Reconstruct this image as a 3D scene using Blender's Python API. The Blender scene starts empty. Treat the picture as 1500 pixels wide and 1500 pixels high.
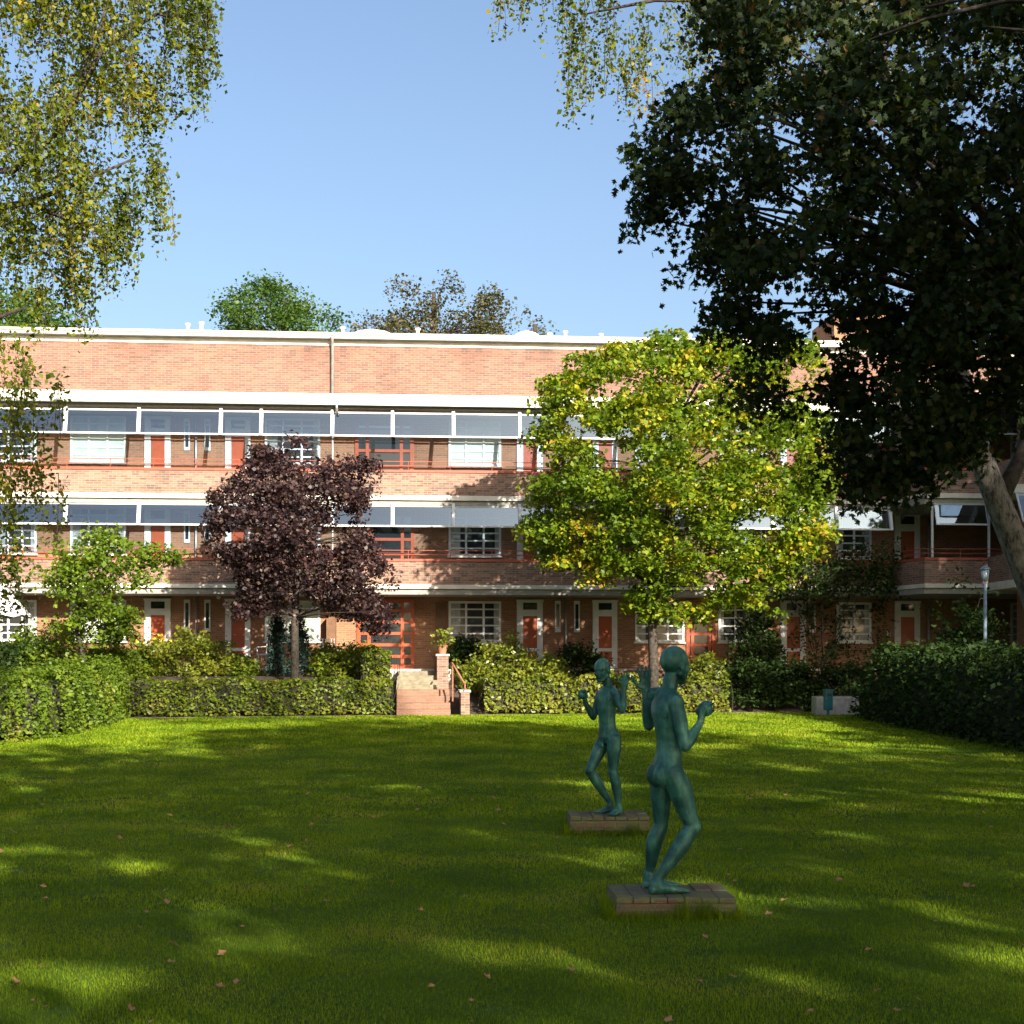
import bpy, math, random
import numpy as np
from mathutils import Vector, Matrix
R = math.radians
random.seed(7)
rng = np.random.default_rng(11)
scene = bpy.context.scene
C = scene.collection

# ------------------------------------------------------------------ surveying helpers
F = 2100.0; HZ = 975.0; EYE = 1.7            # focal length in photo pixels, horizon row, eye height
def W(px, py, Y):
    """world point seen at photo pixel (px,py) when it stands Y metres in front of the camera"""
    return Vector(((px-750)/F*Y, Y, EYE+(HZ-py)/F*Y))
TH = R(4.2); CT, ST = math.cos(TH), math.sin(TH); Y0 = 43.0
def U(px, v=0.0):                             # facade coordinate (metres along the front) of a pixel column
    k = (px-750)/F
    return (Y0*k + v*(ST+k*CT))/(CT-k*ST)
def ZF(py, u, v):                             # height of a pixel row on the facade at (u,v)
    return EYE+(HZ-py)/F*(Y0+u*ST+v*CT)
def FW(u, v, z=0):                            # facade -> world
    return Vector((u*CT-v*ST, Y0+u*ST+v*CT, z))

# ------------------------------------------------------------------ object helpers
def props(o, label=None, cat=None, group=None, kind=None):
    if label: o['label'] = label
    if cat: o['category'] = cat
    if group: o['group'] = group
    if kind: o['kind'] = kind
    return o
def empty(name, loc=(0,0,0), rz=0, label=None, cat=None, group=None):
    o = bpy.data.objects.new(name, None); C.objects.link(o)
    o.location = loc; o.rotation_euler = (0,0,rz); o.empty_display_size = .2
    return props(o, label, cat, group)
class MB:
    def __init__(s): s.v=[]; s.f=[]; s.n=0
    def add(s, v, f):
        v = [tuple(p) for p in v]
        s.f += [tuple(i+s.n for i in q) for q in f]; s.v += v; s.n += len(v)
    def box(s, x0,x1,y0,y1,z0,z1):
        if x0>x1: x0,x1=x1,x0
        if y0>y1: y0,y1=y1,y0
        if z0>z1: z0,z1=z1,z0
        s.add([(x0,y0,z0),(x1,y0,z0),(x1,y1,z0),(x0,y1,z0),(x0,y0,z1),(x1,y0,z1),(x1,y1,z1),(x0,y1,z1)],
              [(0,3,2,1),(4,5,6,7),(0,1,5,4),(1,2,6,5),(2,3,7,6),(3,0,4,7)])
    def prism(s, poly, z0, z1):
        n=len(poly)
        s.add([(x,y,z0) for x,y in poly]+[(x,y,z1) for x,y in poly],
              [tuple(range(n-1,-1,-1)), tuple(range(n,2*n))]+[(i,(i+1)%n,n+(i+1)%n,n+i) for i in range(n)])
    def tube(s, pts, rad, n=6, ell=None, cap=True):
        pts=[Vector(p) for p in pts]; m=len(pts)
        if not hasattr(rad,'__len__'): rad=[rad]*m
        V=[]; a=None
        for i,p in enumerate(pts):
            t=(pts[min(i+1,m-1)]-pts[max(i-1,0)])
            if t.length<1e-9: t=Vector((0,0,1))
            t.normalize()
            if a is None:
                a=Vector((1,0,0)) if abs(t.x)<.8 else Vector((0,1,0))
            a=(a-t*a.dot(t)); a.normalize(); b=t.cross(a)
            for j in range(n):
                w=2*math.pi*j/n
                V.append(p+(a*math.cos(w)+b*math.sin(w))*rad[i])
        Fc=[(i*n+j,i*n+(j+1)%n,(i+1)*n+(j+1)%n,(i+1)*n+j) for i in range(m-1) for j in range(n)]
        if cap: Fc+= [tuple(range(n-1,-1,-1)), tuple((m-1)*n+j for j in range(n))]
        s.add(V,Fc)
    def rings(s, rings):                      # list of (centre, axisA vector, axisB vector)
        n=20; V=[]
        for c,a,b in rings:
            for j in range(n):
                w=2*math.pi*j/n; V.append(Vector(c)+Vector(a)*math.cos(w)+Vector(b)*math.sin(w))
        m=len(rings)
        s.add(V,[(i*n+j,i*n+(j+1)%n,(i+1)*n+(j+1)%n,(i+1)*n+j) for i in range(m-1) for j in range(n)]
              +[tuple(range(n-1,-1,-1)), tuple((m-1)*n+j for j in range(n))])
    def ball(s, c, rx, ry=None, rz=None, M=None, nu=14, nv=9):
        ry=ry or rx; rz=rz or rx; V=[]; c=Vector(c)
        V.append(Vector((0,0,-rz)))
        for i in range(1,nv):
            th=math.pi*i/nv-math.pi/2
            for j in range(nu):
                w=2*math.pi*j/nu
                V.append(Vector((rx*math.cos(th)*math.cos(w), ry*math.cos(th)*math.sin(w), rz*math.sin(th))))
        V.append(Vector((0,0,rz)))
        if M is not None: V=[M@p for p in V]
        V=[p+c for p in V]
        f=[(0,1+(j+1)%nu,1+j) for j in range(nu)]
        for i in range(nv-2):
            for j in range(nu):
                a=1+i*nu+j; b=1+i*nu+(j+1)%nu
                f.append((a,b,b+nu,a+nu))
        t=len(V)-1; o=1+(nv-2)*nu
        f+=[(t,o+j,o+(j+1)%nu) for j in range(nu)]
        s.add(V,f)
    def build(s, name, mat, parent=None, smooth=False, bevel=0):
        me=bpy.data.meshes.new(name); me.from_pydata(s.v,[],s.f); me.update()
        if mat: me.materials.append(mat)
        o=bpy.data.objects.new(name,me); C.objects.link(o)
        if parent: o.parent=parent
        if smooth: me.polygons.foreach_set('use_smooth',[True]*len(me.polygons))
        if bevel:
            b=o.modifiers.new('bevel','BEVEL'); b.width=bevel; b.segments=2; b.limit_method='ANGLE'
        return o
def npmesh(name, V, k, mat, parent=None):     # V (N*k,3): N separate k-gons
    n=len(V)//k
    me=bpy.data.meshes.new(name)
    me.vertices.add(len(V)); me.vertices.foreach_set('co', np.asarray(V,dtype=np.float32).ravel())
    me.loops.add(len(V)); me.loops.foreach_set('vertex_index', np.arange(len(V),dtype=np.int32))
    me.polygons.add(n)
    me.polygons.foreach_set('loop_start', np.arange(0,len(V),k,dtype=np.int32))
    me.polygons.foreach_set('loop_total', np.full(n,k,dtype=np.int32))
    me.update(calc_edges=True); me.materials.append(mat)
    o=bpy.data.objects.new(name,me); C.objects.link(o)
    if parent: o.parent=parent
    return o

# ------------------------------------------------------------------ materials
def newmat(name):
    m=bpy.data.materials.new(name); m.use_nodes=True
    nt=m.node_tree; b=nt.nodes['Principled BSDF']; return m,nt,b
def lk(nt,a,b): nt.links.new(a,b)
def noise(nt, scale, detail=4, coord='Object', rough=.55):
    tc=nt.nodes.new('ShaderNodeTexCoord'); n=nt.nodes.new('ShaderNodeTexNoise')
    n.inputs['Scale'].default_value=scale; n.inputs['Detail'].default_value=detail; n.inputs['Roughness'].default_value=rough
    lk(nt,tc.outputs[coord],n.inputs['Vector']); return n
def ramp(nt, stops, fac):
    r=nt.nodes.new('ShaderNodeValToRGB'); e=r.color_ramp.elements
    while len(e)<len(stops): e.new(.5)
    for q,(p,c) in zip(e,stops): q.position=p; q.color=(*c,1)
    lk(nt,fac,r.inputs[0]); return r
def bump(nt,b,h,strength=.4,dist=.02):
    bp=nt.nodes.new('ShaderNodeBump'); bp.inputs['Strength'].default_value=strength; bp.inputs['Distance'].default_value=dist
    lk(nt,h,bp.inputs['Height']); lk(nt,bp.outputs[0],b.inputs['Normal'])
def plain(name, c, rough=.6, metal=0, var=.12, scale=6, spec=.4, bmp=.1):
    c=tuple(x*.74 for x in c)
    m,nt,b=newmat(name); n=noise(nt,scale,5)
    lo=tuple(x*(1-var*1.6) for x in c); hi=tuple(min(1,x*(1+var)) for x in c)
    r=ramp(nt,[(.3,lo),(.65,hi)],n.outputs[0]); lk(nt,r.outputs[0],b.inputs['Base Color'])
    b.inputs['Roughness'].default_value=rough; b.inputs['Metallic'].default_value=metal
    b.inputs['Specular IOR Level'].default_value=spec
    if bmp: bump(nt,b,n.outputs[0],bmp,.01)
    return m
def brick(name, c1, c2, c3, mortar, horiz=False, bw=.22, bh=.067, ms=.009):
    c1,c2,c3,mortar=[tuple(x*.72 for x in c) for c in (c1,c2,c3,mortar)]
    m,nt,b=newmat(name)
    tc=nt.nodes.new('ShaderNodeTexCoord'); sp=nt.nodes.new('ShaderNodeSeparateXYZ'); cb=nt.nodes.new('ShaderNodeCombineXYZ')
    lk(nt,tc.outputs['Object'],sp.inputs[0])
    ad=nt.nodes.new('ShaderNodeMath'); ad.operation='ADD'
    lk(nt,sp.outputs[0],ad.inputs[0]); lk(nt,sp.outputs[1],ad.inputs[1])
    if horiz: lk(nt,sp.outputs[0],cb.inputs[0]); lk(nt,sp.outputs[1],cb.inputs[1])
    else: lk(nt,ad.outputs[0],cb.inputs[0]); lk(nt,sp.outputs[2],cb.inputs[1])
    def bt(o,fr,s):
        t=nt.nodes.new('ShaderNodeTexBrick'); lk(nt,cb.outputs[0],t.inputs['Vector'])
        t.inputs['Scale'].default_value=1; t.inputs['Brick Width'].default_value=bw; t.inputs['Row Height'].default_value=bh
        t.inputs['Mortar Size'].default_value=ms; t.inputs['Mortar Smooth'].default_value=.5; t.inputs['Bias'].default_value=0
        t.offset=o; return t
    t=bt(.5,2,1)
    t.inputs['Color1'].default_value=(*c1,1); t.inputs['Color2'].default_value=(*c2,1); t.inputs['Mortar'].default_value=(*mortar,1)
    # a share of burnt dark bricks, picked per brick
    mp=nt.nodes.new('ShaderNodeVectorMath'); mp.operation='DIVIDE'; mp.inputs[1].default_value=(bw,bh,1); lk(nt,cb.outputs[0],mp.inputs[0])
    fl=nt.nodes.new('ShaderNodeVectorMath'); fl.operation='FLOOR'; lk(nt,mp.outputs[0],fl.inputs[0])
    wn=nt.nodes.new('ShaderNodeTexWhiteNoise'); wn.noise_dimensions='3D'; lk(nt,fl.outputs[0],wn.inputs['Vector'])
    rr=ramp(nt,[(.0,(0,0,0)),(.72,(0,0,0)),(.80,(1,1,1)),(1,(1,1,1))],wn.outputs['Value'])
    mx=nt.nodes.new('ShaderNodeMixRGB'); mx.inputs[2].default_value=(*c3,1)
    ml=nt.nodes.new('ShaderNodeMath'); ml.operation='MULTIPLY'; ml.inputs[1].default_value=.6; lk(nt,rr.outputs[0],ml.inputs[0])
    lk(nt,ml.outputs[0],mx.inputs[0]); lk(nt,t.outputs[0],mx.inputs[1])
    # keep mortar over it
    m2=nt.nodes.new('ShaderNodeMixRGB'); m2.inputs[2].default_value=(*mortar,1); lk(nt,t.outputs['Fac'],m2.inputs[0]); lk(nt,mx.outputs[0],m2.inputs[1])
    n=noise(nt,.55,6); r=ramp(nt,[(.3,(.74,.72,.72)),(.5,(1,1,1)),(.72,(1.12,1.06,1.0))],n.outputs[0])
    m3=nt.nodes.new('ShaderNodeMixRGB'); m3.blend_type='MULTIPLY'; m3.inputs[0].default_value=1
    lk(nt,m2.outputs[0],m3.inputs[1]); lk(nt,r.outputs[0],m3.inputs[2]); lk(nt,m3.outputs[0],b.inputs['Base Color'])
    b.inputs['Roughness'].default_value=.85; b.inputs['Specular IOR Level'].default_value=.2
    iv=nt.nodes.new('ShaderNodeMath'); iv.operation='SUBTRACT'; iv.inputs[0].default_value=1; lk(nt,t.outputs['Fac'],iv.inputs[1])
    bump(nt,b,iv.outputs[0],.6,.006)
    return m
def leafmat(name, stops, trans=.4, rough=.45, spec=.35, tmul=(1.3,1.25,.5), clump=None):
    """colour differs leaf by leaf; some whole sprays lean to another colour, as autumn does"""
    stops=[(p,tuple(x*.74 for x in c)) for p,c in stops]
    m=bpy.data.materials.new(name); m.use_nodes=True; nt=m.node_tree; b=nt.nodes['Principled BSDF']; out=nt.nodes['Material Output']
    g=nt.nodes.new('ShaderNodeNewGeometry')
    if clump:
        n=noise(nt,clump,2); a=nt.nodes.new('ShaderNodeMath'); a.operation='MULTIPLY_ADD'; a.inputs[1].default_value=.55
        lk(nt,g.outputs['Random Per Island'],a.inputs[0])
        s=nt.nodes.new('ShaderNodeMath'); s.operation='MULTIPLY_ADD'; s.inputs[1].default_value=1.7; s.inputs[2].default_value=-.62
        lk(nt,n.outputs[0],s.inputs[0]); lk(nt,s.outputs[0],a.inputs[2]); fac=a.outputs[0]
    else: fac=g.outputs['Random Per Island']
    r=ramp(nt,stops,fac)
    lk(nt,r.outputs[0],b.inputs['Base Color']); b.inputs['Roughness'].default_value=rough; b.inputs['Specular IOR Level'].default_value=spec
    tr=nt.nodes.new('ShaderNodeBsdfTranslucent'); mu=nt.nodes.new('ShaderNodeMixRGB'); mu.blend_type='MULTIPLY'; mu.inputs[0].default_value=1
    mu.inputs[2].default_value=(*tmul,1); lk(nt,r.outputs[0],mu.inputs[1]); lk(nt,mu.outputs[0],tr.inputs[0])
    mix=nt.nodes.new('ShaderNodeMixShader'); mix.inputs[0].default_value=trans
    lk(nt,b.outputs[0],mix.inputs[1]); lk(nt,tr.outputs[0],mix.inputs[2]); lk(nt,mix.outputs[0],out.inputs[0])
    return m
M={}
M['brick_up']=brick('brick_upper',(.31,.162,.118),(.23,.108,.080),(.13,.095,.085),(.30,.22,.17))
M['brick_par']=brick('brick_parapet',(.38,.22,.155),(.25,.135,.10),(.10,.085,.08),(.36,.28,.22))
M['brick_wall']=brick('brick_back_wall',(.40,.195,.105),(.34,.15,.08),(.25,.125,.08),(.38,.26,.17))
M['brick_dark']=brick('brick_old',(.13,.075,.055),(.20,.10,.07),(.05,.04,.035),(.15,.13,.10),bw=.22,bh=.07,ms=.012)
M['brick_pave']=brick('brick_paving',(.33,.17,.11),(.27,.14,.09),(.18,.11,.085),(.28,.20,.15),horiz=False)
M['white']=plain('white_paint',(.76,.75,.72),.5,var=.05)
M['greyframe']=plain('pale_grey_metal',(.62,.65,.66),.4,var=.05)
M['fascia']=plain('cream_render',(.72,.67,.58),.75,var=.13,scale=2.2)
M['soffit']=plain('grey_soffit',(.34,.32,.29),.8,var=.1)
M['zinc']=plain('zinc',(.42,.42,.41),.42,metal=.5,var=.12)
M['red']=plain('red_paint',(.42,.075,.02),.42,var=.07)
M['redrail']=plain('oxide_red_metal',(.40,.085,.045),.5,var=.12)
M['stone']=plain('pale_stone',(.58,.53,.45),.8,var=.12,scale=5)
M['beige_step']=plain('beige_step_stone',(.24,.20,.135),.85,var=.22,scale=9,bmp=.3)
M['rust']=plain('rusty_metal',(.32,.13,.07),.7,var=.25,scale=20)
M['soil']=plain('soil',(.075,.052,.035),.95,var=.4,scale=7,bmp=.6)
M['gravel']=plain('gravel_path',(.42,.31,.23),.95,var=.25,scale=14,bmp=.5)
M['bark']=plain('brown_bark',(.055,.043,.033),.9,var=.45,scale=14,bmp=1)
M['terracotta']=plain('terracotta',(.42,.17,.09),.8)
M['orange']=plain('orange_plastic',(.75,.17,.02),.5)
M['lampblue']=plain('grey_blue_metal',(.17,.23,.28),.4,metal=.3)
M['bin']=plain('teal_paint',(.02,.16,.20),.4,var=.1)
M['concrete']=plain('pale_concrete',(.42,.41,.38),.9,var=.15,scale=6)
M['shade']=plain('white_canvas',(.8,.79,.75),.8,var=.03)
M['brown']=plain('dark_brown',(.07,.045,.03),.7)
M['blind']=plain('pale_blind',(.50,.55,.45),.35,var=.1,scale=3,spec=.6)
M['curtain']=plain('net_curtain',(.30,.31,.30),.3,var=.25,scale=9,spec=.6)
M['wood']=plain('dark_wood',(.16,.075,.03),.6,var=.2)
def glass_dark():
    m,nt,b=newmat('window_glass'); b.inputs['Base Color'].default_value=(.018,.022,.024,1)
    b.inputs['Roughness'].default_value=.04; b.inputs['Specular IOR Level'].default_value=.5
    n=noise(nt,1.2,2); bump(nt,b,n.outputs[0],.12,.02); return m
M['glass']=glass_dark()
def glass_screen():
    m=bpy.data.materials.new('screen_glass'); m.use_nodes=True; nt=m.node_tree; nt.nodes.remove(nt.nodes['Principled BSDF']); out=nt.nodes['Material Output']
    t=nt.nodes.new('ShaderNodeBsdfTransparent'); t.inputs[0].default_value=(.52,.68,.86,1)
    g=nt.nodes.new('ShaderNodeBsdfGlossy'); g.inputs['Roughness'].default_value=.03; g.inputs[0].default_value=(.66,.84,1,1)
    mx=nt.nodes.new('ShaderNodeMixShader'); mx.inputs[0].default_value=.17
    lk(nt,t.outputs[0],mx.inputs[1]); lk(nt,g.outputs[0],mx.inputs[2]); lk(nt,mx.outputs[0],out.inputs[0]); return m
M['screen']=glass_screen()
def patina():
    m,nt,b=newmat('green_patina')
    n=noise(nt,5,8,rough=.65); r=ramp(nt,[(.30,(.006,.034,.030)),(.46,(.018,.10,.082)),(.60,(.06,.20,.15)),(.74,(.20,.33,.20))],n.outputs[0])
    tc=nt.nodes.new('ShaderNodeTexCoord'); mp=nt.nodes.new('ShaderNodeMapping'); mp.inputs['Scale'].default_value=(30,30,2.2)
    lk(nt,tc.outputs['Object'],mp.inputs[0]); n2=nt.nodes.new('ShaderNodeTexNoise'); n2.inputs['Scale'].default_value=1; n2.inputs['Detail'].default_value=3; lk(nt,mp.outputs[0],n2.inputs['Vector'])
    r2=ramp(nt,[(.42,(.35,.42,.42)),(.6,(1,1,1)),(.75,(1.25,1.2,1.0))],n2.outputs[0])
    mx=nt.nodes.new('ShaderNodeMixRGB'); mx.blend_type='MULTIPLY'; mx.inputs[0].default_value=.5
    lk(nt,r.outputs[0],mx.inputs[1]); lk(nt,r2.outputs[0],mx.inputs[2]); lk(nt,mx.outputs[0],b.inputs['Base Color'])
    b.inputs['Roughness'].default_value=.5; b.inputs['Metallic'].default_value=.2; b.inputs['Specular IOR Level'].default_value=.45
    bump(nt,b,n.outputs[0],.25,.01); return m
M['patina']=patina()
def birchbark():
    m,nt,b=newmat('birch_bark')
    tc=nt.nodes.new('ShaderNodeTexCoord'); mp=nt.nodes.new('ShaderNodeMapping'); mp.inputs['Scale'].default_value=(14,14,5)
    lk(nt,tc.outputs['Object'],mp.inputs[0]); n=nt.nodes.new('ShaderNodeTexNoise'); n.inputs['Scale'].default_value=1.4; n.inputs['Detail'].default_value=9; n.inputs['Roughness'].default_value=.7
    lk(nt,mp.outputs[0],n.inputs['Vector'])
    r=ramp(nt,[(.40,(.03,.026,.022)),(.47,(.13,.11,.09)),(.56,(.19,.17,.14)),(.75,(.30,.27,.23))],n.outputs[0]); lk(nt,r.outputs[0],b.inputs['Base Color'])
    b.inputs['Roughness'].default_value=.85; bump(nt,b,n.outputs[0],1.,.05); return m
M['birch']=birchbark()
def lawnmat():
    m,nt,b=newmat('lawn_turf')
    n1=noise(nt,.45,5); n2=noise(nt,38,4,rough=.7)
    r1=ramp(nt,[(.3,(.045,.085,.007)),(.55,(.08,.135,.008)),(.75,(.12,.175,.010))],n1.outputs[0])
    r2=ramp(nt,[(.3,(.45,.48,.45)),(.55,(1,1,1)),(.75,(1.35,1.3,1.1))],n2.outputs[0])
    mx=nt.nodes.new('ShaderNodeMixRGB'); mx.blend_type='MULTIPLY'; mx.inputs[0].default_value=1
    lk(nt,r1.outputs[0],mx.inputs[1]); lk(nt,r2.outputs[0],mx.inputs[2])
    # mowing stripes running away from the camera
    tc=nt.nodes.new('ShaderNodeTexCoord'); w=nt.nodes.new('ShaderNodeTexWave'); w.bands_direction='X'; w.inputs['Scale'].default_value=.32; w.inputs['Distortion'].default_value=.35
    lk(nt,tc.outputs['Object'],w.inputs[0]); r3=ramp(nt,[(.35,(.93,.94,.93)),(.65,(1.05,1.05,1.02))],w.outputs[1])
    m2=nt.nodes.new('ShaderNodeMixRGB'); m2.blend_type='MULTIPLY'; m2.inputs[0].default_value=1
    lk(nt,mx.outputs[0],m2.inputs[1]); lk(nt,r3.outputs[0],m2.inputs[2]); lk(nt,m2.outputs[0],b.inputs['Base Color'])
    b.inputs['Roughness'].default_value=.9; b.inputs['Specular IOR Level'].default_value=.1
    b.inputs['Sheen Weight'].default_value=.0
    bump(nt,b,n2.outputs[0],.9,.03); return m
M['lawn']=lawnmat()
M['blade']=leafmat('grass_blades',[(0,(.075,.14,.006)),(.45,(.18,.285,.008)),(.85,(.32,.41,.012)),(1,(.44,.38,.08))],.42,.6,.15,clump=.75)
M['l_birch']=leafmat('birch_leaves',[(0,(.045,.075,.008)),(.4,(.12,.16,.012)),(.75,(.23,.24,.018)),(.93,(.40,.32,.03)),(1,(.40,.19,.04))],.4,.5,.2,clump=.9)
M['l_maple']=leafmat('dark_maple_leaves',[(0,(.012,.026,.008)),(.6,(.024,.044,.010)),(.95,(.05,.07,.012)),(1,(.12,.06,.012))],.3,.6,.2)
M['l_yellow']=leafmat('turning_leaves',[(0,(.055,.11,.008)),(.45,(.14,.23,.012)),(.70,(.26,.33,.015)),(.88,(.52,.44,.02)),(1,(.50,.28,.04))],.42,.5,.3,clump=.8)
M['l_purple']=leafmat('purple_leaves',[(0,(.018,.009,.011)),(.5,(.046,.023,.026)),(.88,(.09,.05,.045)),(1,(.2,.14,.10))],.25,.5,.3,tmul=(1.5,.7,.6))
M['l_green']=leafmat('mid_green_leaves',[(0,(.07,.12,.010)),(.5,(.13,.21,.014)),(.85,(.20,.28,.018)),(1,(.30,.30,.05))],.4,.5,.3,clump=1.3)
M['l_hedge']=leafmat('hedge_leaves',[(0,(.07,.12,.012)),(.45,(.17,.23,.018)),(.8,(.26,.32,.025)),(1,(.34,.31,.06))],.35,.45,.35,clump=1.6)
M['l_laurel']=leafmat('shrub_leaves',[(0,(.07,.10,.012)),(.4,(.16,.20,.02)),(.9,(.29,.31,.03)),(1,(.30,.28,.05))],.35,.4,.4,clump=1.6)
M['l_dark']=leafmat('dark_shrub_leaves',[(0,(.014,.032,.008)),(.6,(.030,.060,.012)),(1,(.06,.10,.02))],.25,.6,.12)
M['l_conifer']=leafmat('conifer_needles',[(0,(.010,.030,.024)),(.6,(.02,.055,.042)),(1,(.04,.09,.06))],.1,.6,.3)
M['l_far']=leafmat('far_leaves',[(0,(.03,.075,.012)),(.5,(.06,.125,.018)),(1,(.12,.19,.03))],.35,.5,.3,clump=.5)
M['l_brown']=leafmat('far_bronze_leaves',[(0,(.04,.05,.018)),(.5,(.09,.085,.03)),(1,(.17,.13,.05))],.35,.5,.3,clump=.4)
M['l_fallen']=leafmat('fallen_leaves',[(0,(.35,.16,.08)),(.5,(.50,.28,.14)),(1,(.55,.40,.22))],.15,.7,.2)
M['flower']=plain('yellow_petals',(.8,.55,.02),.6)

# ------------------------------------------------------------------ world, sun, camera
SUN_EL, SUN_AZ = R(23.0), R(27.0)             # azimuth measured from behind the camera towards the right
w=bpy.data.worlds.new('World'); scene.world=w; w.use_nodes=True; nt=w.node_tree
sky=nt.nodes.new('ShaderNodeTexSky'); sky.sky_type='NISHITA'; sky.sun_disc=False
sky.sun_elevation=SUN_EL; sky.sun_rotation=R(180)-SUN_AZ; sky.altitude=20; sky.air_density=1.0; sky.dust_density=4.2; sky.ozone_density=2.0
bg=nt.nodes['Background']; bg.inputs[1].default_value=.080; lk(nt,sky.outputs[0],bg.inputs[0])
sd=Vector((math.sin(SUN_AZ)*math.cos(SUN_EL), -math.cos(SUN_AZ)*math.cos(SUN_EL), math.sin(SUN_EL)))
sl=bpy.data.lights.new('sun','SUN'); sl.energy=5; sl.angle=R(.55); sl.color=(1,.91,.78)
so=bpy.data.objects.new('sun',sl); C.objects.link(so); so.rotation_euler=sd.to_track_quat('Z','Y').to_euler(); so.location=sd*60
cam=bpy.data.cameras.new('camera'); co=bpy.data.objects.new('camera',cam); C.objects.link(co)
cam.sensor_width=36; cam.lens=F/1500*36; cam.shift_y=(HZ-750)/1500; cam.clip_end=2000; cam.clip_start=.1
co.location=(0,0,EYE); co.rotation_euler=(R(90),0,0); scene.camera=co
vs=scene.view_settings; vs.view_transform='Standard'; vs.look='None'; vs.exposure=1.62; vs.gamma=1
scene.cycles.transparent_max_bounces=12; scene.cycles.max_bounces=6; scene.cycles.diffuse_bounces=3

# ------------------------------------------------------------------ terrain
def edge(x): return np.clip(38.05+.24*(x+1), 35.9, 41.2)
def hl(x,y):
    t=np.clip((y-18)/20,0,1); return .38*t*t*(3-2*t)
def hb(x,y):                                  # garden bank behind the lawn edge
    e=edge(x); t=np.clip((y-e-.2)/3.2,0,1); s=t*t*(3-2*t)
    return hl(x,y)+s*1.02
def sheet(name, xs, ys, hf, mat, kind='structure', yf=None):
    X,Yn=np.meshgrid(xs,ys); Yv=Yn if yf is None else yf(X,Yn)
    Z=hf(X,Yv); V=np.stack([X,Yv,Z],-1).reshape(-1,3); nx,ny=len(xs),len(ys)
    f=[(j*nx+i,j*nx+i+1,(j+1)*nx+i+1,(j+1)*nx+i) for j in range(ny-1) for i in range(nx-1)]
    me=bpy.data.meshes.new(name); me.from_pydata(V.tolist(),[],f); me.update(); me.materials.append(mat)
    me.polygons.foreach_set('use_smooth',[True]*len(me.polygons))
    o=bpy.data.objects.new(name,me); C.objects.link(o); return props(o,kind=kind)
xs=np.linspace(-40,45,120)
sheet('lawn', xs, np.linspace(0,1,90), hl, M['lawn'], yf=lambda X,t: -45+(edge(X)+45)*t)
sheet('path', np.linspace(-40,45,120), np.linspace(0,1,3), lambda X,Y: hl(X,Y)+.012, M['gravel'], yf=lambda X,t: edge(X)-.03+.3*t)
sheet('garden_bed', xs, np.linspace(0,1,24), lambda X,Y: hb(X,Y)-.004, M['soil'], yf=lambda X,t: edge(X)+.3+8*t)
mb=MB(); mb.add([(-700,-700,-.25),(700,-700,-.25),(700,900,-.25),(-700,900,-.25)],[(0,1,2,3)])
props(mb.build('ground',M['lawn']),kind='structure')
def gz(x,y):
    x=float(x);y=float(y)
    return float(hl(x,y)) if y<edge(x)+.2 else float(hb(x,y))

# ------------------------------------------------------------------ foliage generators
def unit(a): return a/np.maximum(np.linalg.norm(a,axis=-1,keepdims=True),1e-9)
def leaves(P, L, Wd, up=.5, out=None, hang=0.0, jit=.35, face=None):
    """kite-shaped leaves at the points P; returns (4N,3)"""
    n=len(P); a=rng.normal(size=(n,3)); a[:,2]*=.6; a[:,2]-=hang; a=unit(a)
    nn=rng.normal(size=(n,3)); nn[:,2]+=up*2
    if out is not None: nn+=out
    b=unit(np.cross(unit(nn),a)); s=(1+jit*rng.normal(size=(n,1))).clip(.45,1.8)
    Ls=L*s; Ws=Wd*s; nrm=np.cross(a,b)
    V=np.empty((n,4,3)); V[:,0]=P-a*Ls*.5; V[:,1]=P+b*Ws*.5-a*Ls*.05+nrm*Ws*.12; V[:,2]=P+a*Ls*.5; V[:,3]=P-b*Ws*.5-a*Ls*.05+nrm*Ws*.12
    return V.reshape(-1,3)
def star_leaves(P, L, up=.5, out=None, jit=.18, hang=.3):
    n=len(P); a=rng.normal(size=(n,3)); a[:,2]-=hang; a=unit(a); nn=rng.normal(size=(n,3)); nn[:,2]+=up*2
    b=unit(np.cross(unit(nn),a)); nrm=np.cross(a,b); s=L*(1+jit*rng.normal(size=(n,1))).clip(.6,1.4)
    shp=((-.5,0,0),(-.22,.30,.05),(-.05,.55,-.05),(.06,.20,.03),(.30,.40,-.04),(.24,.12,.03),(.55,0,-.06),(.24,-.12,.03),(.30,-.40,-.04),(.06,-.20,.03),(-.05,-.55,-.05),(-.22,-.30,.05))
    V=np.empty((n,12,3))
    for i,(u_,v_,w_) in enumerate(shp): V[:,i]=P+(a*u_+b*v_+nrm*w_)*s
    return V.reshape(-1,3)
def clump_points(cent, n, sx, sz, droop=0):
    """n leaf points round every clump centre: flattened sprays"""
    c=np.repeat(cent,n,axis=0); q=rng.normal(size=(len(c),3)).clip(-1.5,1.5)
    sc=np.repeat(rng.uniform(.6,1.35,size=(len(cent),1)),n,axis=0)
    r=np.hypot(q[:,0],q[:,1])
    q=q*np.array([sx,sx,sz])*sc; q[:,2]-=droop*r*r*sx
    return c+q
def in_poly(x,y,poly):
    x=np.asarray(x);y=np.asarray(y); ins=np.zeros(x.shape,bool); n=len(poly)
    for i in range(n):
        x0,y0=poly[i];x1,y1=poly[(i+1)%n]
        c=((y0>y)!=(y1>y)); 
        with np.errstate(divide='ignore',invalid='ignore'):
            xi=(x1-x0)*(y-y0)/((y1-y0) if y1!=y0 else 1e-9)+x0
        ins^=(c&(x<xi))
    return ins
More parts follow.
